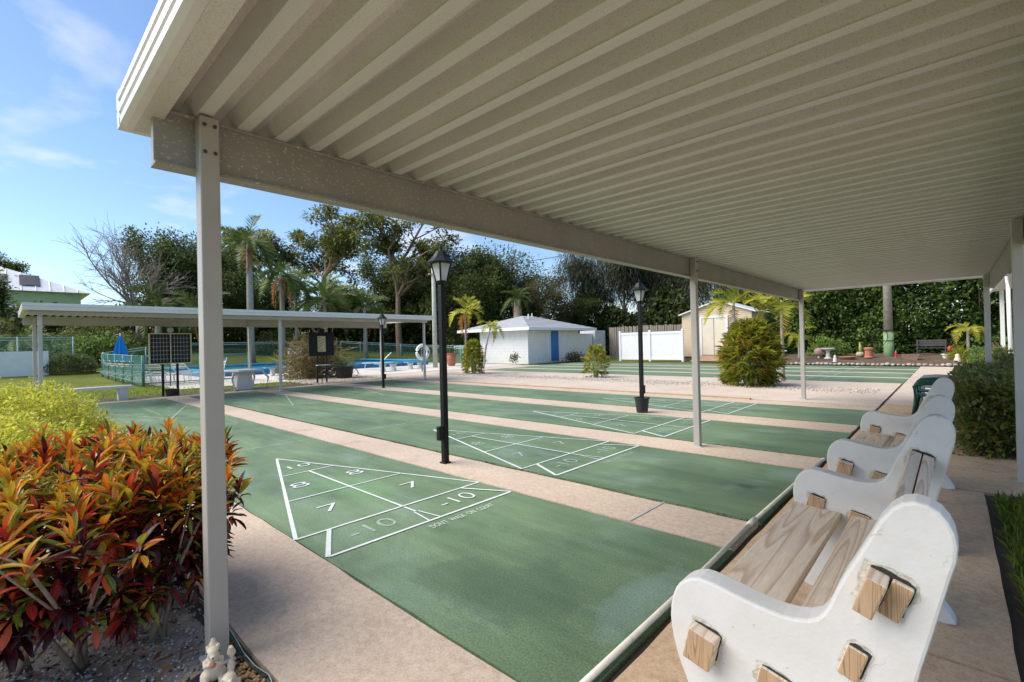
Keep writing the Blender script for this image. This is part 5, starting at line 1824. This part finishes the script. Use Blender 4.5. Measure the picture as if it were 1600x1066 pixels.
fs = MB()
gz = thing('garden_statue', 'small tan figure beside the young palm at the far right', 'statue', (1.18, 26.6, .1))
MB().lathe([(.1, 0), (.13, .08), (.1, .2), (.07, .24), (.085, .31), (.05, .38), (0, .4)], 10).build('body', M_SQUIR, gz, smooth=True)
hs = thing('tee_stand', 'small white tee-shaped stand left of the far corner post', 'stand', (-5.7, 27.6, .12))
MB().box(-.015, .015, -.015, .015, 0, .5).build('stem', M_WHITE, hs)
MB().box(-.14, .14, -.03, .03, .5, .53).build('top', M_WHITE, hs)

# utility poles
up_ = thing('utility_pole', 'wooden utility pole with a green painted foot at the back right', 'pole', (-1.295, 28.6, .2))
MB().tube([(0, 0, -.2), (0, 0, 1.3)], [.21, .205], 12).build('painted_foot', M_POLEG, up_, smooth=True)
MB().tube([(0, 0, 1.3), (0, 0, 9.0)], [.19, .13], 12).build('shaft', M_POLE, up_, smooth=True)
for z in (.9, 1.42):
    MB().tube([(.215 * math.cos(a), .215 * math.sin(a), z + .02 * math.sin(a)) for a in [k * math.pi / 8 for k in range(17)]], .018, 5).build('strap', M_BLACK, up_)
hp = thing('garden_hose', 'dark hose coiled on the side of the green-footed pole', 'hose', (-1.6, 28.3, 1.25))
MB().tube([(.30 * math.cos(a) * (1 + .1 * math.sin(a * 2)), -.05 + .01 * a, .42 * math.sin(a)) for a in [k * math.pi / 10 for k in range(32)]], .017, 5).build('coil', M_BLACKP, hp)
pl2 = thing('utility_pole', 'tall thin concrete utility pole right behind the nearest lantern post', 'pole', (-22.45, 16.85, 0))
MB().tube([(0, 0, -.1), (0, 0, 6.15)], [.15, .12], 10).build('shaft', plain('pole_concrete', (.42, .43, .36), .8), pl2, smooth=True)
MB().box(-.05, .05, -.35, .35, 5.72, 5.8).build('crossarm', M_POLE, pl2)
for sy in (-.3, .3):
    MB().lathe([(.04, 5.8), (.05, 5.86), (.02, 5.95)], 8, c=(0, sy, 0)).build('insulator', M_BLACKP, pl2)
for k, dz in enumerate((0, .35)):
    pts = []
    A, B = Vector((-22.45, 17.15, 5.7 + dz * .3)), Vector((-1.3, 28.6, 8.8 - dz))
    for t in range(11):
        q = A.lerp(B, t / 10); q.z -= .9 * 4 * (t / 10) * (1 - t / 10) * .35
        pts.append(q)
    w_ = MB().tube(pts, .009, 4).build('power_line', M_BLACK)
    tag(w_, 'thin power line strung between the utility poles, %s' % ('lower one', 'upper one')[k], 'cable')

# ------------------------------------------------------------------ pool with its fence and furniture
pool = thing('swimming_pool', 'blue swimming pool wall and water behind the far shelter', 'pool', (0, 0, 0))
PX0, PX1, PY0, PY1 = -36.0, -26.8, 5.6, 19.6
w_ = MB()
w_.box(PX1 - .18, PX1, PY0, PY1, 0, .26); w_.box(PX0, PX0 + .18, PY0, PY1, 0, .26)
w_.box(PX0 + .18, PX1 - .18, PY0, PY0 + .18, 0, .26); w_.box(PX0 + .18, PX1 - .18, PY1 - .18, PY1, 0, .26)
w_.build('wall', M_TILE, pool)
c_ = MB()
c_.box(PX1 - .3, PX1 + .06, PY0 - .06, PY1 + .06, .26, .36); c_.box(PX0 - .06, PX0 + .3, PY0 - .06, PY1 + .06, .26, .36)
c_.box(PX0 + .3, PX1 - .3, PY0 - .06, PY0 + .3, .26, .36); c_.box(PX0 + .3, PX1 - .3, PY1 - .3, PY1 + .06, .26, .36)
c_.build('coping', M_POOLB, pool, bevel=.02)
m, n_, l_, b_ = mk('pool_water')
b_.inputs['Base Color'].default_value = (.03, .32, .42, 1); b_.inputs['Roughness'].default_value = .08
nz = noise(n_, l_, 3, 3); bump(n_, l_, b_, nz.outputs['Fac'], .2, .05)
MB().add([(PX0 + .18, PY0 + .18, .2), (PX1 - .18, PY0 + .18, .2), (PX1 - .18, PY1 - .18, .2), (PX0 + .18, PY1 - .18, .2)], [(0, 1, 2, 3)]).build('water', m, pool)


def link_fence(pts, label, h=1.22, mesh_mat=M_LINK, post_mat=M_RAIL, step=2.4, second=True, post_r=.03):
    root = thing('chain_link_fence', label, 'fence', (0, 0, 0), 0, 'chain link fence round the pool')
    first = True
    for (a, b) in zip(pts[:-1], pts[1:]):
        A, B = Vector((*a, hgt(*a))), Vector((*b, hgt(*b)))
        n_ = max(1, round((B - A).length / step))
        for k in range(n_ + 1):
            if k == 0 and not first:
                continue
            p_ = A.lerp(B, k / n_)
            MB().tube([(p_.x, p_.y, p_.z - .1), (p_.x, p_.y, p_.z + h + .04)], post_r, 8).build('post', post_mat, root, smooth=True)
        first = False
        for z in ([h, .12] if not second else [h, h - .14]):
            MB().tube([A + Vector((0, 0, z)), B + Vector((0, 0, z))], .021, 6).build('rail', post_mat, root, smooth=True)
        me = bpy.data.meshes.new('mesh_panel')
        me.from_pydata([A + Vector((0, 0, .04)), B + Vector((0, 0, .04)), B + Vector((0, 0, h)), A + Vector((0, 0, h))], [], [(0, 1, 2, 3)])
        uv = me.uv_layers.new()
        Ld = (B - A).length
        for i_, c2 in enumerate(((0, 0), (Ld, 0), (Ld, h), (0, h))):
            uv.data[i_].uv = c2
        me.materials.append(mesh_mat)
        inst(me, 'mesh_panel', root)
    return root


link_fence([(-33.0, 2.3), (-22.4, 2.35)], 'pool fence with green wind screen on the left side', 1.2, M_SCREEN, M_RAILG, 2.1, False)
link_fence([(-22.4, 2.4), (-22.4, 6.2)], 'chain link pool fence with bare mesh facing the courts, left part', 1.2, M_LINK, M_RAILG, 1.9, False)
link_fence([(-33.0, 2.35), (-41.5, 7.5), (-41.5, 20.5), (-33.5, 24.0), (-25.0, 22.6)], 'pale chain link fence along the far side of the pool', 1.25)
link_fence([(-25.0, 22.5), (-24.2, 19.9), (-23.2, 19.8)], 'short chain link fence by the block building', 1.25)


def lounger_tree():
    root = thing('pool_lounger', '', 'lounge chair', (0, 0, 0))
    fr = MB()
    for s in (-.3, .3):
        fr.tube([(-.75, s, .34), (.55, s, .34), (1.05, s, .34)], .02, 6)
        fr.tube([(.35, s, .34), (.95, s * 1, .86)], .018, 6)
    fr.build('frame', M_WHITE, root)
    for sx in (-.6, .5):
        for s in (-.3, .3):
            MB().tube([(sx, s, 0), (sx + .05, s, .34)], .018, 6).build('leg', M_WHITE, root)
    stripe = plain('sling_blue', (.08, .16, .36), .7)
    for k in range(9):
        x = -.72 + k * .12
        MB().box(x, x + .09, -.29, .29, .345, .355).build('sling', stripe if k % 3 == 1 else M_WHITE, root)
    for k in range(5):
        t = (k + .5) / 5
        x, z = .36 + .58 * t, .36 + .49 * t
        MB().box(x - .045, x + .045, -.29, .29, z, z + .01, rot=Matrix.Rotation(R_(-41), 3, 'Y')).build('sling', stripe if k % 3 == 1 else M_WHITE, root)
    return root


lg = lounger_tree()
LGS = [(-30.8, 2.95, 'first'), (-29.4, 2.95, 'second'), (-28.0, 3.0, 'third'), (-26.7, 3.0, 'fourth'), (-25.5, 3.05, 'fifth'), (-24.4, 3.15, 'sixth'), (-23.4, 3.35, 'seventh'), (-23.6, 4.2, 'eighth')]
for k, (x, y, nm_) in enumerate(LGS):
    o = lg if k == 0 else copy_tree(lg)
    o.location = (x, y, hgt(x, y)); o.rotation_euler = (0, 0, R_(-80 + k * 5)); o.scale = (1, 1, 1.15)
    tag(o, 'white pool lounger behind the green screened fence, %s from its far corner' % nm_, 'lounge chair', 'white pool loungers')
for x, y, a, lab in ((-24.2, 5.3, 150, 'white pool lounger with blue sling between the scoreboard and the nearest post'), (-24.5, 13.9, 60, 'white pool lounger with raised back right of the potted cycad')):
    o = copy_tree(lg); o.location = (x, y, 0); o.rotation_euler = (0, 0, R_(a)); tag(o, lab, 'lounge chair', 'white pool loungers')
ub = thing('pool_umbrella', 'closed blue pool umbrella behind the screened fence', 'umbrella', (-30.2, 2.72, hgt(-30.2, 2.72)))
ub.scale = (.85, .85, .82)
MB().tube([(0, 0, 0), (0, 0, 2.75)], .025, 8).build('pole', M_WHITE, ub)
prof = [(.34, 1.05), (.30, 1.5), (.2, 2.05), (.1, 2.5), (.03, 2.66)]
vs_, fs_ = [], []
N = 20
for r, z in prof:
    for k in range(N):
        a = 2 * math.pi * k / N
        q = r * (1 + (.28 if k % 2 else -.18))
        vs_.append((q * math.cos(a), q * math.sin(a), z + (.06 if k % 2 else 0) * (r > .3)))
for i in range(len(prof) - 1):
    for k in range(N):
        fs_.append((i * N + k, i * N + (k + 1) % N, (i + 1) * N + (k + 1) % N, (i + 1) * N + k))
MB().add(vs_, fs_).build('canopy', M_UMB, ub)
MB().ball((0, 0, 2.78), .05, 8, 5).build('finial', M_WHITE, ub)


def white_table(x, y, label, rz=0, blue=False, z=0.0, s=1.0):
    root = thing('picnic_table' if not blue else 'pool_bench', label, 'table' if not blue else 'bench', (x, y, z), rz)
    root.scale = (s, s, s)
    if not blue:
        MB().lathe([(.26, 0), (.22, .1), (.16, .35), (.2, .62), (.3, .68)], 12).build('pedestal', M_BENCH, root)
        MB().lathe([(.48, .68), (.52, .70), (.52, .74), (.48, .76)], 22).build('table_top', M_BENCH, root)
        for a in (0.6, 2.2, 3.8, 5.3):
            cx, cy = .8 * math.cos(a), .8 * math.sin(a)
            st = MB().lathe([(.13, 0), (.1, .15), (.14, .38), (.2, .40), (.2, .45), (.1, .46)], 12, c=(cx, cy, 0)).build('stool', M_BENCH, root)
    else:
        for s_ in (-.45, .45):
            MB().prism([(-.16, 0), (.16, 0), (.11, .18), (.2, .36), (-.2, .36), (-.11, .18)], s_ - .07, s_ + .07, 'y').build('leg', M_BENCH, root)
        MB().box(-.22, .22, -.85, .85, .37, .43).build('seat', M_POOLB, root, bevel=.01)
    return root


pc = thing('picnic_table', 'white cement table with curved side frames under the far shelter', 'table', (-16.9, 4.25, -.01), R_(12))
MB().prism([(-.22, 0), (.22, 0), (.3, .12), (.24, .5), (.34, .62), (-.34, .62), (-.24, .5), (-.3, .12)], -.1, .1, 'x').build('pedestal', M_BENCH, pc)
MB().box(-.5, .5, -.42, .42, .63, .70).build('table_top', M_BENCH, pc, bevel=.02)
for s in (-1, 1):
    MB().tube([(.2, s * .30, .05), (.45, s * .55, .05), (.45, s * .62, .4), (.3, s * .5, .62)], .035, 6).build('side_frame', M_BENCH, pc, smooth=True)
    MB().tube([(-.3, s * .30, .05), (-.4, s * .55, .05), (-.4, s * .62, .4), (-.3, s * .5, .62)], .035, 6).build('side_frame', M_BENCH, pc, smooth=True)
white_table(-24.9, 8.6, 'blue-topped bench by the pool, left of the second scoreboard', 0, True)
white_table(-25.2, 11.2, 'blue-topped bench by the pool, behind the second scoreboard', 0, True)
white_table(-22.0, 13.2, 'blue-topped bench between the far lantern and the right shelter post', R_(20), True, s=1.05)
white_table(-22.8, 15.6, 'blue-topped bench right of the far shelter', R_(15), True)
white_table(-29.5, 21.0, 'blue-topped bench beyond the pool', R_(40), True)
# low white cement bench at the left
cb = thing('cement_bench', 'low white cement bench beside the yellow-green shrub', 'bench', (-16.75, .35, -.05))
MB().box(-.2, .2, -.95, .85, .38, .46).build('seat', M_BENCH, cb, bevel=.01)
for y in (-.6, .62):
    MB().box(-.15, .15, y - .11, y + .11, 0, .38).build('leg', M_BENCH, cb, bevel=.01)


# scoreboards
def board_grid():
    root = thing('scoreboard', 'black gridded double scoreboard on two thin posts left of the nearest shelter post', 'scoreboard', (-16.8, 2.05, -.05))
    for y in (-.10, .28):
        MB().box(-.03, .03, y - .03, y + .03, 0, 1.08).build('post', M_BLACK, root)
    yc, w, z0, z1 = .11, 1.03, 1.07, 1.96
    for s in (-1, 1):
        a, b = (yc - w / 2, yc - .015) if s < 0 else (yc + .015, yc + w / 2)
        bd = MB().box(-.02, .02, a, b, z0, z1).build('board', M_BLACK, root)
        for k in range(1, 7):
            z = z0 + (z1 - z0) * k / 7
            MB().box(.021, .024, a + .03, b - .03, z - .005, z + .005).build('grid_line', plain('chalk_line', (.45, .45, .44), .7) if 'chalk_line' not in MATS else MATS['chalk_line'], bd)
        for k in range(1, 6):
            y = a + (b - a) * k / 6
            MB().box(.0245, .027, y - .004, y + .004, z0 + .03, z1 - .03).build('grid_line', MATS['chalk_line'], bd)
    fr = MB()
    cream = plain('cream_trim', (.62, .55, .38), .6)
    for y in (yc - w / 2 - .02, yc + w / 2 + .02):
        fr.box(.0, .04, y - .018, y + .018, z0 - .03, z1 + .03)
    fr.box(.0, .04, yc - .014, yc + .014, z0 - .03, z1 + .03)
    fr.box(.0, .038, yc - w / 2 - .002, yc + w / 2 + .002, z1 + .002, z1 + .03); fr.box(.0, .038, yc - w / 2 - .002, yc + w / 2 + .002, z0 - .03, z0 - .002)
    fr.build('frame', cream, root)
    MB().lathe([(.09, 0), (.09, .02), (.07, .03)], 14).build('dial', plain('dial_grey', (.4, .42, .44), .5), root, (.0, yc, 2.09)).rotation_euler = (0, R_(90), 0)
    MB().box(-.02, .0, yc - .2, yc + .2, 1.993, 2.14).build('header', M_BLACK, root)
    MB().tube([(.0, .09, .35), (.0, .09, 1.06)], .012, 6).build('hook_rod', M_BLACK, root)
    return root


board_grid()
hb = thing('hanging_bucket', 'black hanging pot between the posts of the gridded scoreboard', 'bucket', (-16.7, 2.14, -.045))
hb.scale = (.85, .85, .85)
MB().lathe([(.13, 0), (.15, .02), (.2, .28), (.21, .3), (.18, .3), (.14, .2)], 16).build('body', M_BLACKP, hb)

sb = thing('scoreboard', 'solid black scoreboard with a cream printed panel on two posts', 'scoreboard', (-17.3, 7.22, -.02))
for y in (-.19, .19):
    MB().box(-.025, .025, y - .025, y + .025, 0, 1.10).build('post', M_BLACK, sb)
MB().box(-.03, .03, -.51, .51, 1.08, 2.02).build('board', M_BLACK, sb)
MB().box(-.025, .025, -.13, .13, 2.022, 2.15).build('header', M_BLACK, sb)
cp = MB().box(.033, .045, -.17, .15, 1.24, 1.86).build('printed_panel', plain('panel_cream', (.55, .50, .34), .6), sb)
rg = random.Random(2)
for k in range(9):
    z = 1.80 - k * .06
    for q in range(rg.randint(1, 3)):
        y = rg.uniform(-.13, .06)
        MB().box(.0455, .047, y, y + rg.uniform(.02, .05), z - .012, z + .012).build('print_mark', M_BLACK, cp)
MB().box(.03, .2, -.26, .26, .70, .73).build('shelf', M_BENCH, sb)
MB().tube([(.02, 0, 0), (.02, 0, .7)], .012, 6).build('shelf_rod', M_BLACK, sb)
sg = thing('pool_sign', 'white pool rules sign on the fence behind the far shelter', 'sign', (-23.5, 8.82, -.12))
MB().box(-.015, .015, -.42, .42, .55, 1.5).build('board', M_VINYL, sg)
mk_ = plain('sign_print', (.45, .45, .55), .6)
for k in range(11):
    z = 1.42 - k * .075
    MB().box(.016, .018, -.36 if k else -.3, .36 if k == 0 else rg.uniform(.1, .36), z - .011, z + .011).build('print_mark', mk_, sg)
for y in (-.3, .3):
    MB().tube([(-.04, y, 0), (-.04, y, 1.5)], .02, 6).build('post', M_RAIL, sg)

# potted cycad, dry grass clump, life ring, terracotta pot
cy = thing('potted_cycad', 'cycad with stiff dark fronds in a black tub', 'potted plant', (-18.9, 9.0, -.02))
MB().lathe([(.3, 0), (.32, .02), (.4, .48), (.44, .5), (.44, .54), (.36, .54), (.3, .45)], 18).build('tub', M_BLACKP, cy)
FR_CY = frond_mesh(.75, 20, .16, .5, .75, L_DARK, 19, .022, rise=.8, hang=.2, vee=.5)
for k in range(12):
    inst(FR_CY, 'frond', cy, (0, 0, .5), (0, R_(random.Random(k).uniform(-25, 8)), k * 2.399), 1.0)
mound('dry_grass_clump', 'tall dry straw-coloured grass clump behind the solid scoreboard', 'plant', (-20.6, 8.4, -.05), (.55, .8, 1.25), 2600, .55, .03,
      leafmat('straw', [(0, (.16, .13, .06)), (.5, (.30, .25, .12)), (1, (.42, .38, .2))]), 75, tmpl=T_BLADE, twigs=False)
lr = thing('life_ring', 'white life ring on a post beside the right end of the far shelter', 'life ring', (-19.8, 13.9, 0))
MB().tube([(0, 0, 0), (0, 0, 1.3)], .04, 8).build('post', M_RAILG, lr)
pts = [(.07, .36 * math.cos(a), 1.02 + .36 * math.sin(a)) for a in [k * math.pi / 12 for k in range(25)]]
MB().tube(pts, .085, 8).build('ring', M_WHITE, lr, smooth=True)
MB().box(.155, .165, -.34, -.27, .95, 1.1).build('band', M_BLACK, lr)
MB().box(.155, .165, .27, .34, .95, 1.1).build('band', M_BLACK, lr)
for a in (45, 135, 225, 315):
    MB().tube([(.07, 0, 1.02), (.07, .3 * math.cos(R_(a)), 1.02 + .3 * math.sin(R_(a)))], .02, 5).build('bracket', M_GREYW, lr)
tpot = thing('terracotta_pot', 'large terracotta pot with a small plant left of the upright bush', 'planter', (-23.0, 18.6, 0))
MB().lathe([(.2, 0), (.3, .2), (.34, .5), (.28, .7), (.32, .78), (.32, .84), (.26, .84)], 16).build('pot', M_TERRA, tpot, smooth=False)
mound('pot_plant', 'small dark plant growing in the large terracotta pot', 'plant', (-23.0, 18.6, .82), (.26, .26, .3), 220, .16, .07, L_DARK, 76, twigs=False)
mound('pile_plant', 'heap of dark driftwood and leaves by the blue door', 'plant', (-18.3, 25.8, 0), (.5, .8, .35), 700, .22, .06, L_OLIVE, 77, tm=.2)
mound('small_plant', 'small potted plant against the white block wall', 'plant', (-20.2, 21.6, .25), (.2, .2, .3), 200, .14, .07, L_OLIVE, 78, twigs=False)
MB  # (plants above stand free on the gravel)

# ------------------------------------------------------------------ green house on the hill, retaining wall
def house():
    gx, gy = -66, -1.0
    gz = hgt(gx, gy) - .1
    root = thing('green_house', 'two-storey green house with pale metal roof and solar panels, far left', 'house', (gx, gy, gz))
    x1, y0, y1, h = 3.5, -9.0, 5.0, 5.4
    MB().box(-8, x1, y0, y1, 0, h).build('wall', M_HOUSE, root)
    tr = MB().box(x1 + .01, x1 + .06, y0, y1, 3.1, 4.1).build('white_band', M_VINYL, root)
    e = .7
    v_ = [(-8 - e, y0 - e, h), (x1 + e, y0 - e, h), (x1 + e, y1 + e, h), (-8 - e, y1 + e, h), (-5, -1.9, h + 3.2), (-.8, -1.9, h + 3.2)]
    rf = MB().add(v_, [(1, 2, 5), (2, 3, 4, 5), (3, 0, 4), (0, 1, 5, 4), (3, 2, 1, 0)]).build('roof', M_HROOF, root)
    A, B, P_ = Vector(v_[1]), Vector(v_[2]), Vector(v_[5])
    nrm_ = (B - A).cross(P_ - A).normalized()
    if nrm_.z < 0: nrm_ = -nrm_
    def on(s, t):
        base = A.lerp(B, s)
        apex = P_
        return base.lerp(Vector((apex.x, base.y, apex.z)), t) + nrm_ * .06
    for s0 in (.54, .68):
        q = [on(s0, .16), on(s0 + .09, .16), on(s0 + .09, .52), on(s0, .52)]
        q2 = [p_ + nrm_ * .04 for p_ in q]
        MB().add(q + q2, [(3, 2, 1, 0), (4, 5, 6, 7), (0, 1, 5, 4), (1, 2, 6, 5), (2, 3, 7, 6), (3, 0, 4, 7)]).build('solar_panel', M_SOLAR, root)
    for k in range(1, 16):
        a = on(k / 16, .01); tt = min(k / 16, 1 - k / 16) * 2
        b2 = on(k / 16, min(1, tt) * .98)
        MB().tube([a, b2], .035, 4).build('roof_seam', M_HROOF, rf)
    for y in (-1.6, -.5, .9, 2.0):
        w_ = MB().box(x1 + .065, x1 + .10, y - .35, y + .35, 3.2, 4.0).build('window', M_VINYL, root)
        MB().box(x1 + .101, x1 + .11, y - .28, y - .03, 3.26, 3.94).build('pane', M_WGLASS, w_)
        MB().box(x1 + .101, x1 + .11, y + .03, y + .28, 3.26, 3.94).build('pane', M_WGLASS, w_)
    cage = thing('pool_cage', 'white framed screened pool enclosure in front of the green house', 'enclosure', (gx + 7.5, gy + .6, gz - .4))
    fr = MB()
    P4 = [(-3, -5.2), (3, -5.2), (3, 3.4), (-3, 3.4)]
    apex = [(0, -3.4, 4.0), (0, 1.6, 4.0)]
    for a, b in zip(P4, P4[1:] + P4[:1]):
        fr.tube([(*a, 2.9), (*b, 2.9)], .07, 4); fr.tube([(*a, 0), (*a, 2.9)], .07, 4)
    for a, q in zip(P4, (0, 0, 1, 1)):
        fr.tube([(*a, 2.9), apex[q]], .07, 4)
    fr.tube(apex, .07, 4)
    fr.build('frame', M_VINYL, cage)
    s_ = MB().add([(*p_, 2.9) for p_ in P4] + apex, [(0, 1, 4), (1, 2, 5, 4), (2, 3, 5), (3, 0, 4, 5)])
    s_.add([(*p_, 0) for p_ in P4] + [(*p_, 2.9) for p_ in P4], [(0, 1, 5, 4), (1, 2, 6, 5), (2, 3, 7, 6), (3, 0, 4, 7)])
    s_.build('screen', M_CAGE, cage)
    return root


house()
rw = MB().box(-36.2, -35.9, -14, .35, -.1, 1.55).build('retaining_wall', M_WHITE)
tag(rw, 'low white retaining wall on the lawn at the far left', 'wall')
link_fence([(-36.4, -12), (-36.4, 1.4)], 'thin wire fence above the white retaining wall', 2.0)
CYP = tree_parts(91, 6.5, M_BARK, L_DARK, kids=(5, 4), maxl=2, spread=.3, trunk=.35, per=120, cl=.3, L=.22, W=.13, flat=1.5, extra_fill=50, fillr=(1, 1, 1.9), low=.2, rad=.07)
tree('cypress_tree', 'slim dark columnar tree at the left edge in front of the green house', -49, -2.0, CYP, 0, (1, 1, .82))
tree('pine_tree', 'distant pine top above the roof of the green house', -100, -2.5, PINE[1], 0, (1, 1, 1.0), 'pines behind the pool', 'needles')
palm('garden_palm', 'small palm at the left edge behind the yellow-green shrub', -13.6, -2.6, .5, 14, .34, .1, 41, 0, fr=FR_UP, z=-.05)

# ------------------------------------------------------------------ chairs and small things by the right-hand walk
def resin_chair(x, y, rz, label, mat):
    root = thing('resin_chair', label, 'chair', (x, y, .004), rz, 'moulded resin chairs')
    root.scale = (.85, .85, .85)
    MB().prism([(-.24, .40), (.24, .42), (.24, .445), (-.24, .425)], -.24, .24, 'y').build('seat', mat, root, bevel=.008)
    b = MB()
    for k in range(5):
        y0 = -.22 + k * .09
        b2 = MB().prism([(-.235, .43), (-.205, .43), (-.30, .86), (-.33, .86)], y0, y0 + .07, 'y').build('back_slat', mat, root)
    MB().prism([(-.33, .84), (-.29, .84), (-.31, .92), (-.34, .92)], -.24, .24, 'y').build('back_rail', mat, root, bevel=.008)
    for s in (-1, 1):
        MB().tube([(-.27, s * .27, .66), (0, s * .28, .67), (.22, s * .28, .65), (.27, s * .28, .60)], .028, 6).build('armrest', mat, root, smooth=True)
        MB().tube([(.26, s * .28, .62), (.24, s * .27, .3), (.29, s * .28, 0)], [.03, .035, .03], 6).build('leg', mat, root, smooth=True)
        MB().tube([(-.25, s * .27, .66), (-.22, s * .25, .4), (-.30, s * .26, 0)], [.03, .035, .03], 6).build('leg', mat, root, smooth=True)
    return root


resin_chair(.80, 9.05, R_(180), 'dark green resin armchair just beyond the second bench', M_GREENCH)
resin_chair(.80, 9.85, R_(180), 'dark green resin armchair half hidden behind the nearer green one', M_GREENCH)
resin_chair(.82, 10.75, R_(180), 'pale grey resin armchair beyond the green ones', M_GREYCH)
dsp = thing('downspout', 'straight white downspout behind the right-hand shelter posts', 'downspout', (1.95, 13.2, 0))
MB().tube([(.02, 0, 0), (0, 0, 1.6), (-.005, .01, 2.3), (-.02, .02, 2.6)], .036, 8).build('pipe', M_WHITE, dsp, smooth=True)
MB().box(-.09, .09, -.07, .07, .9, .94).build('strap', M_WHITE, dsp)
nb_ = thing('carport', 'corner of a white carport roof at the right edge', 'carport', (3.6, 15.2, 0))
MB().prism([(-1.6, 2.72), (2.4, 3.5), (2.4, 3.62), (-1.6, 2.84)], -2.5, 6.0, 'y').build('roof', M_HROOF, nb_)
MB().box(-1.66, -1.6, -2.5, 6.0, 2.66, 2.86).build('fascia', M_WHITE, nb_)
for y in (-2.2, 5.6):
    MB().box(-1.4, -1.3, y - .05, y + .05, 0, 2.75).build('post', M_WHITE, nb_)

# light cord along the edge of the slab, two squirrel figurines on a dark pot
cd = MB()
rg = random.Random(6)
pts = [(-2.4 + k * .12, -.69 + .012 * math.sin(k * 1.9) + rg.uniform(-.006, .006), .002 + .006 * math.sin(k * 2.3)) for k in range(13)]
cdr = thing('light_cord', 'dark green light cord lying along the edge of the slab', 'cord', (0, 0, 0))
cd.tube(pts, .0045, 6).build('cable', M_WIREG, cdr, smooth=True)
MB().tube([(p_[0], p_[1] + .009, p_[2] + .005) for p_ in pts], .0022, 5).build('wire', M_WIREW, cdr, smooth=True)
for k in (3, 6, 9, 11):
    p_ = pts[k]
    MB().tube([(p_[0], p_[1], p_[2] + .002), (p_[0] + .012, p_[1] - .02, p_[2] + .018)], [.007, .004], 6).build('bulb', M_WIREG, cdr, smooth=True)


def squirrel(name_label, loc, rz, crouch=False, s=1.0):
    root = thing('squirrel_figurine', name_label, 'figurine', loc, rz)
    root.scale = (s, s, s)
    b = MB()
    if not crouch:
        b.ball((0, 0, .055), (.042, .038, .055), 14, 10); b.ball((.008, 0, .105), (.032, .03, .038), 12, 8)
        b.ball((.022, 0, .148), (.034, .027, .027), 12, 8); b.ball((.05, 0, .140), (.017, .014, .013), 10, 6)
        for t in (-1, 1):
            b.tube([(.006, t * .018, .160), (.004, t * .023, .174), (.004, t * .022, .178)], [.012, .008, .004], 8)
            b.tube([(.008, t * .03, .11), (.035, t * .032, .094), (.056, t * .010, .112)], [.015, .012, .010], 8)
            b.tube([(-.01, t * .03, .035), (.03, t * .036, .03), (.055, t * .032, .012)], [.026, .02, .013], 8)
        b.tube([(-.035, 0, .03), (-.065, 0, .05), (-.07, 0, .10), (-.055, 0, .145), (-.07, 0, .17)], [.015, .022, .026, .022, .01], 8)
    else:
        b.ball((0, 0, .05), (.055, .036, .04), 14, 10); b.ball((.055, 0, .055), (.03, .025, .024), 12, 8); b.ball((.08, 0, .048), (.015, .013, .012), 10, 6)
        for t in (-1, 1):
            b.tube([(.045, t * .016, .07), (.042, t * .022, .092)], [.011, .004], 8)
            b.tube([(.03, t * .028, .04), (.06, t * .03, .008)], [.014, .01], 8)
            b.tube([(-.03, t * .03, .04), (-.01, t * .036, .008)], [.022, .012], 8)
        b.tube([(-.045, 0, .055), (-.08, 0, .09), (-.085, 0, .14), (-.07, 0, .18)], [.014, .02, .022, .01], 8)
    o_ = b.build('body', M_SQUIR, root, smooth=True)
    rm = o_.modifiers.new('fuse', 'REMESH'); rm.mode = 'VOXEL'; rm.voxel_size = .0042
    sm = o_.modifiers.new('soft', 'SMOOTH'); sm.factor = .5; sm.iterations = 4
    hx, hz, ey = (.034, .155, .0245) if not crouch else (.066, .062, .0225)
    for t in (-1, 1):
        MB().ball((hx, t * ey, hz), .0045, 8, 6).build('eye', M_BOLT, root)
    nx_, nz_ = (.067, .143) if not crouch else (.095, .05)
    MB().ball((nx_, 0, nz_), .0045, 8, 6).build('nose', M_BOLT, root)
    if not crouch:
        MB().ball((.062, 0, .108), .012, 8, 6).build('nut', M_TERRA, root)
    return root


squirrel('cream squirrel figurine sitting upright at the foot of the shelter post', (-1.20, -.84, .02), R_(-15), False, .86)
squirrel('cream squirrel figurine crouching with raised tail beside the upright one', (-1.11, -.81, .0), R_(-25), True, .84)
bp = thing('figurine_base', 'dark blue dish under the squirrel figurines', 'dish', (-1.19, -.85, -.02))
MB().lathe([(.06, 0), (.085, .03), (.09, .05), (.08, .05), (.05, .035)], 16).build('dish', plain('dish_blue', (.02, .025, .05), .4), bp)
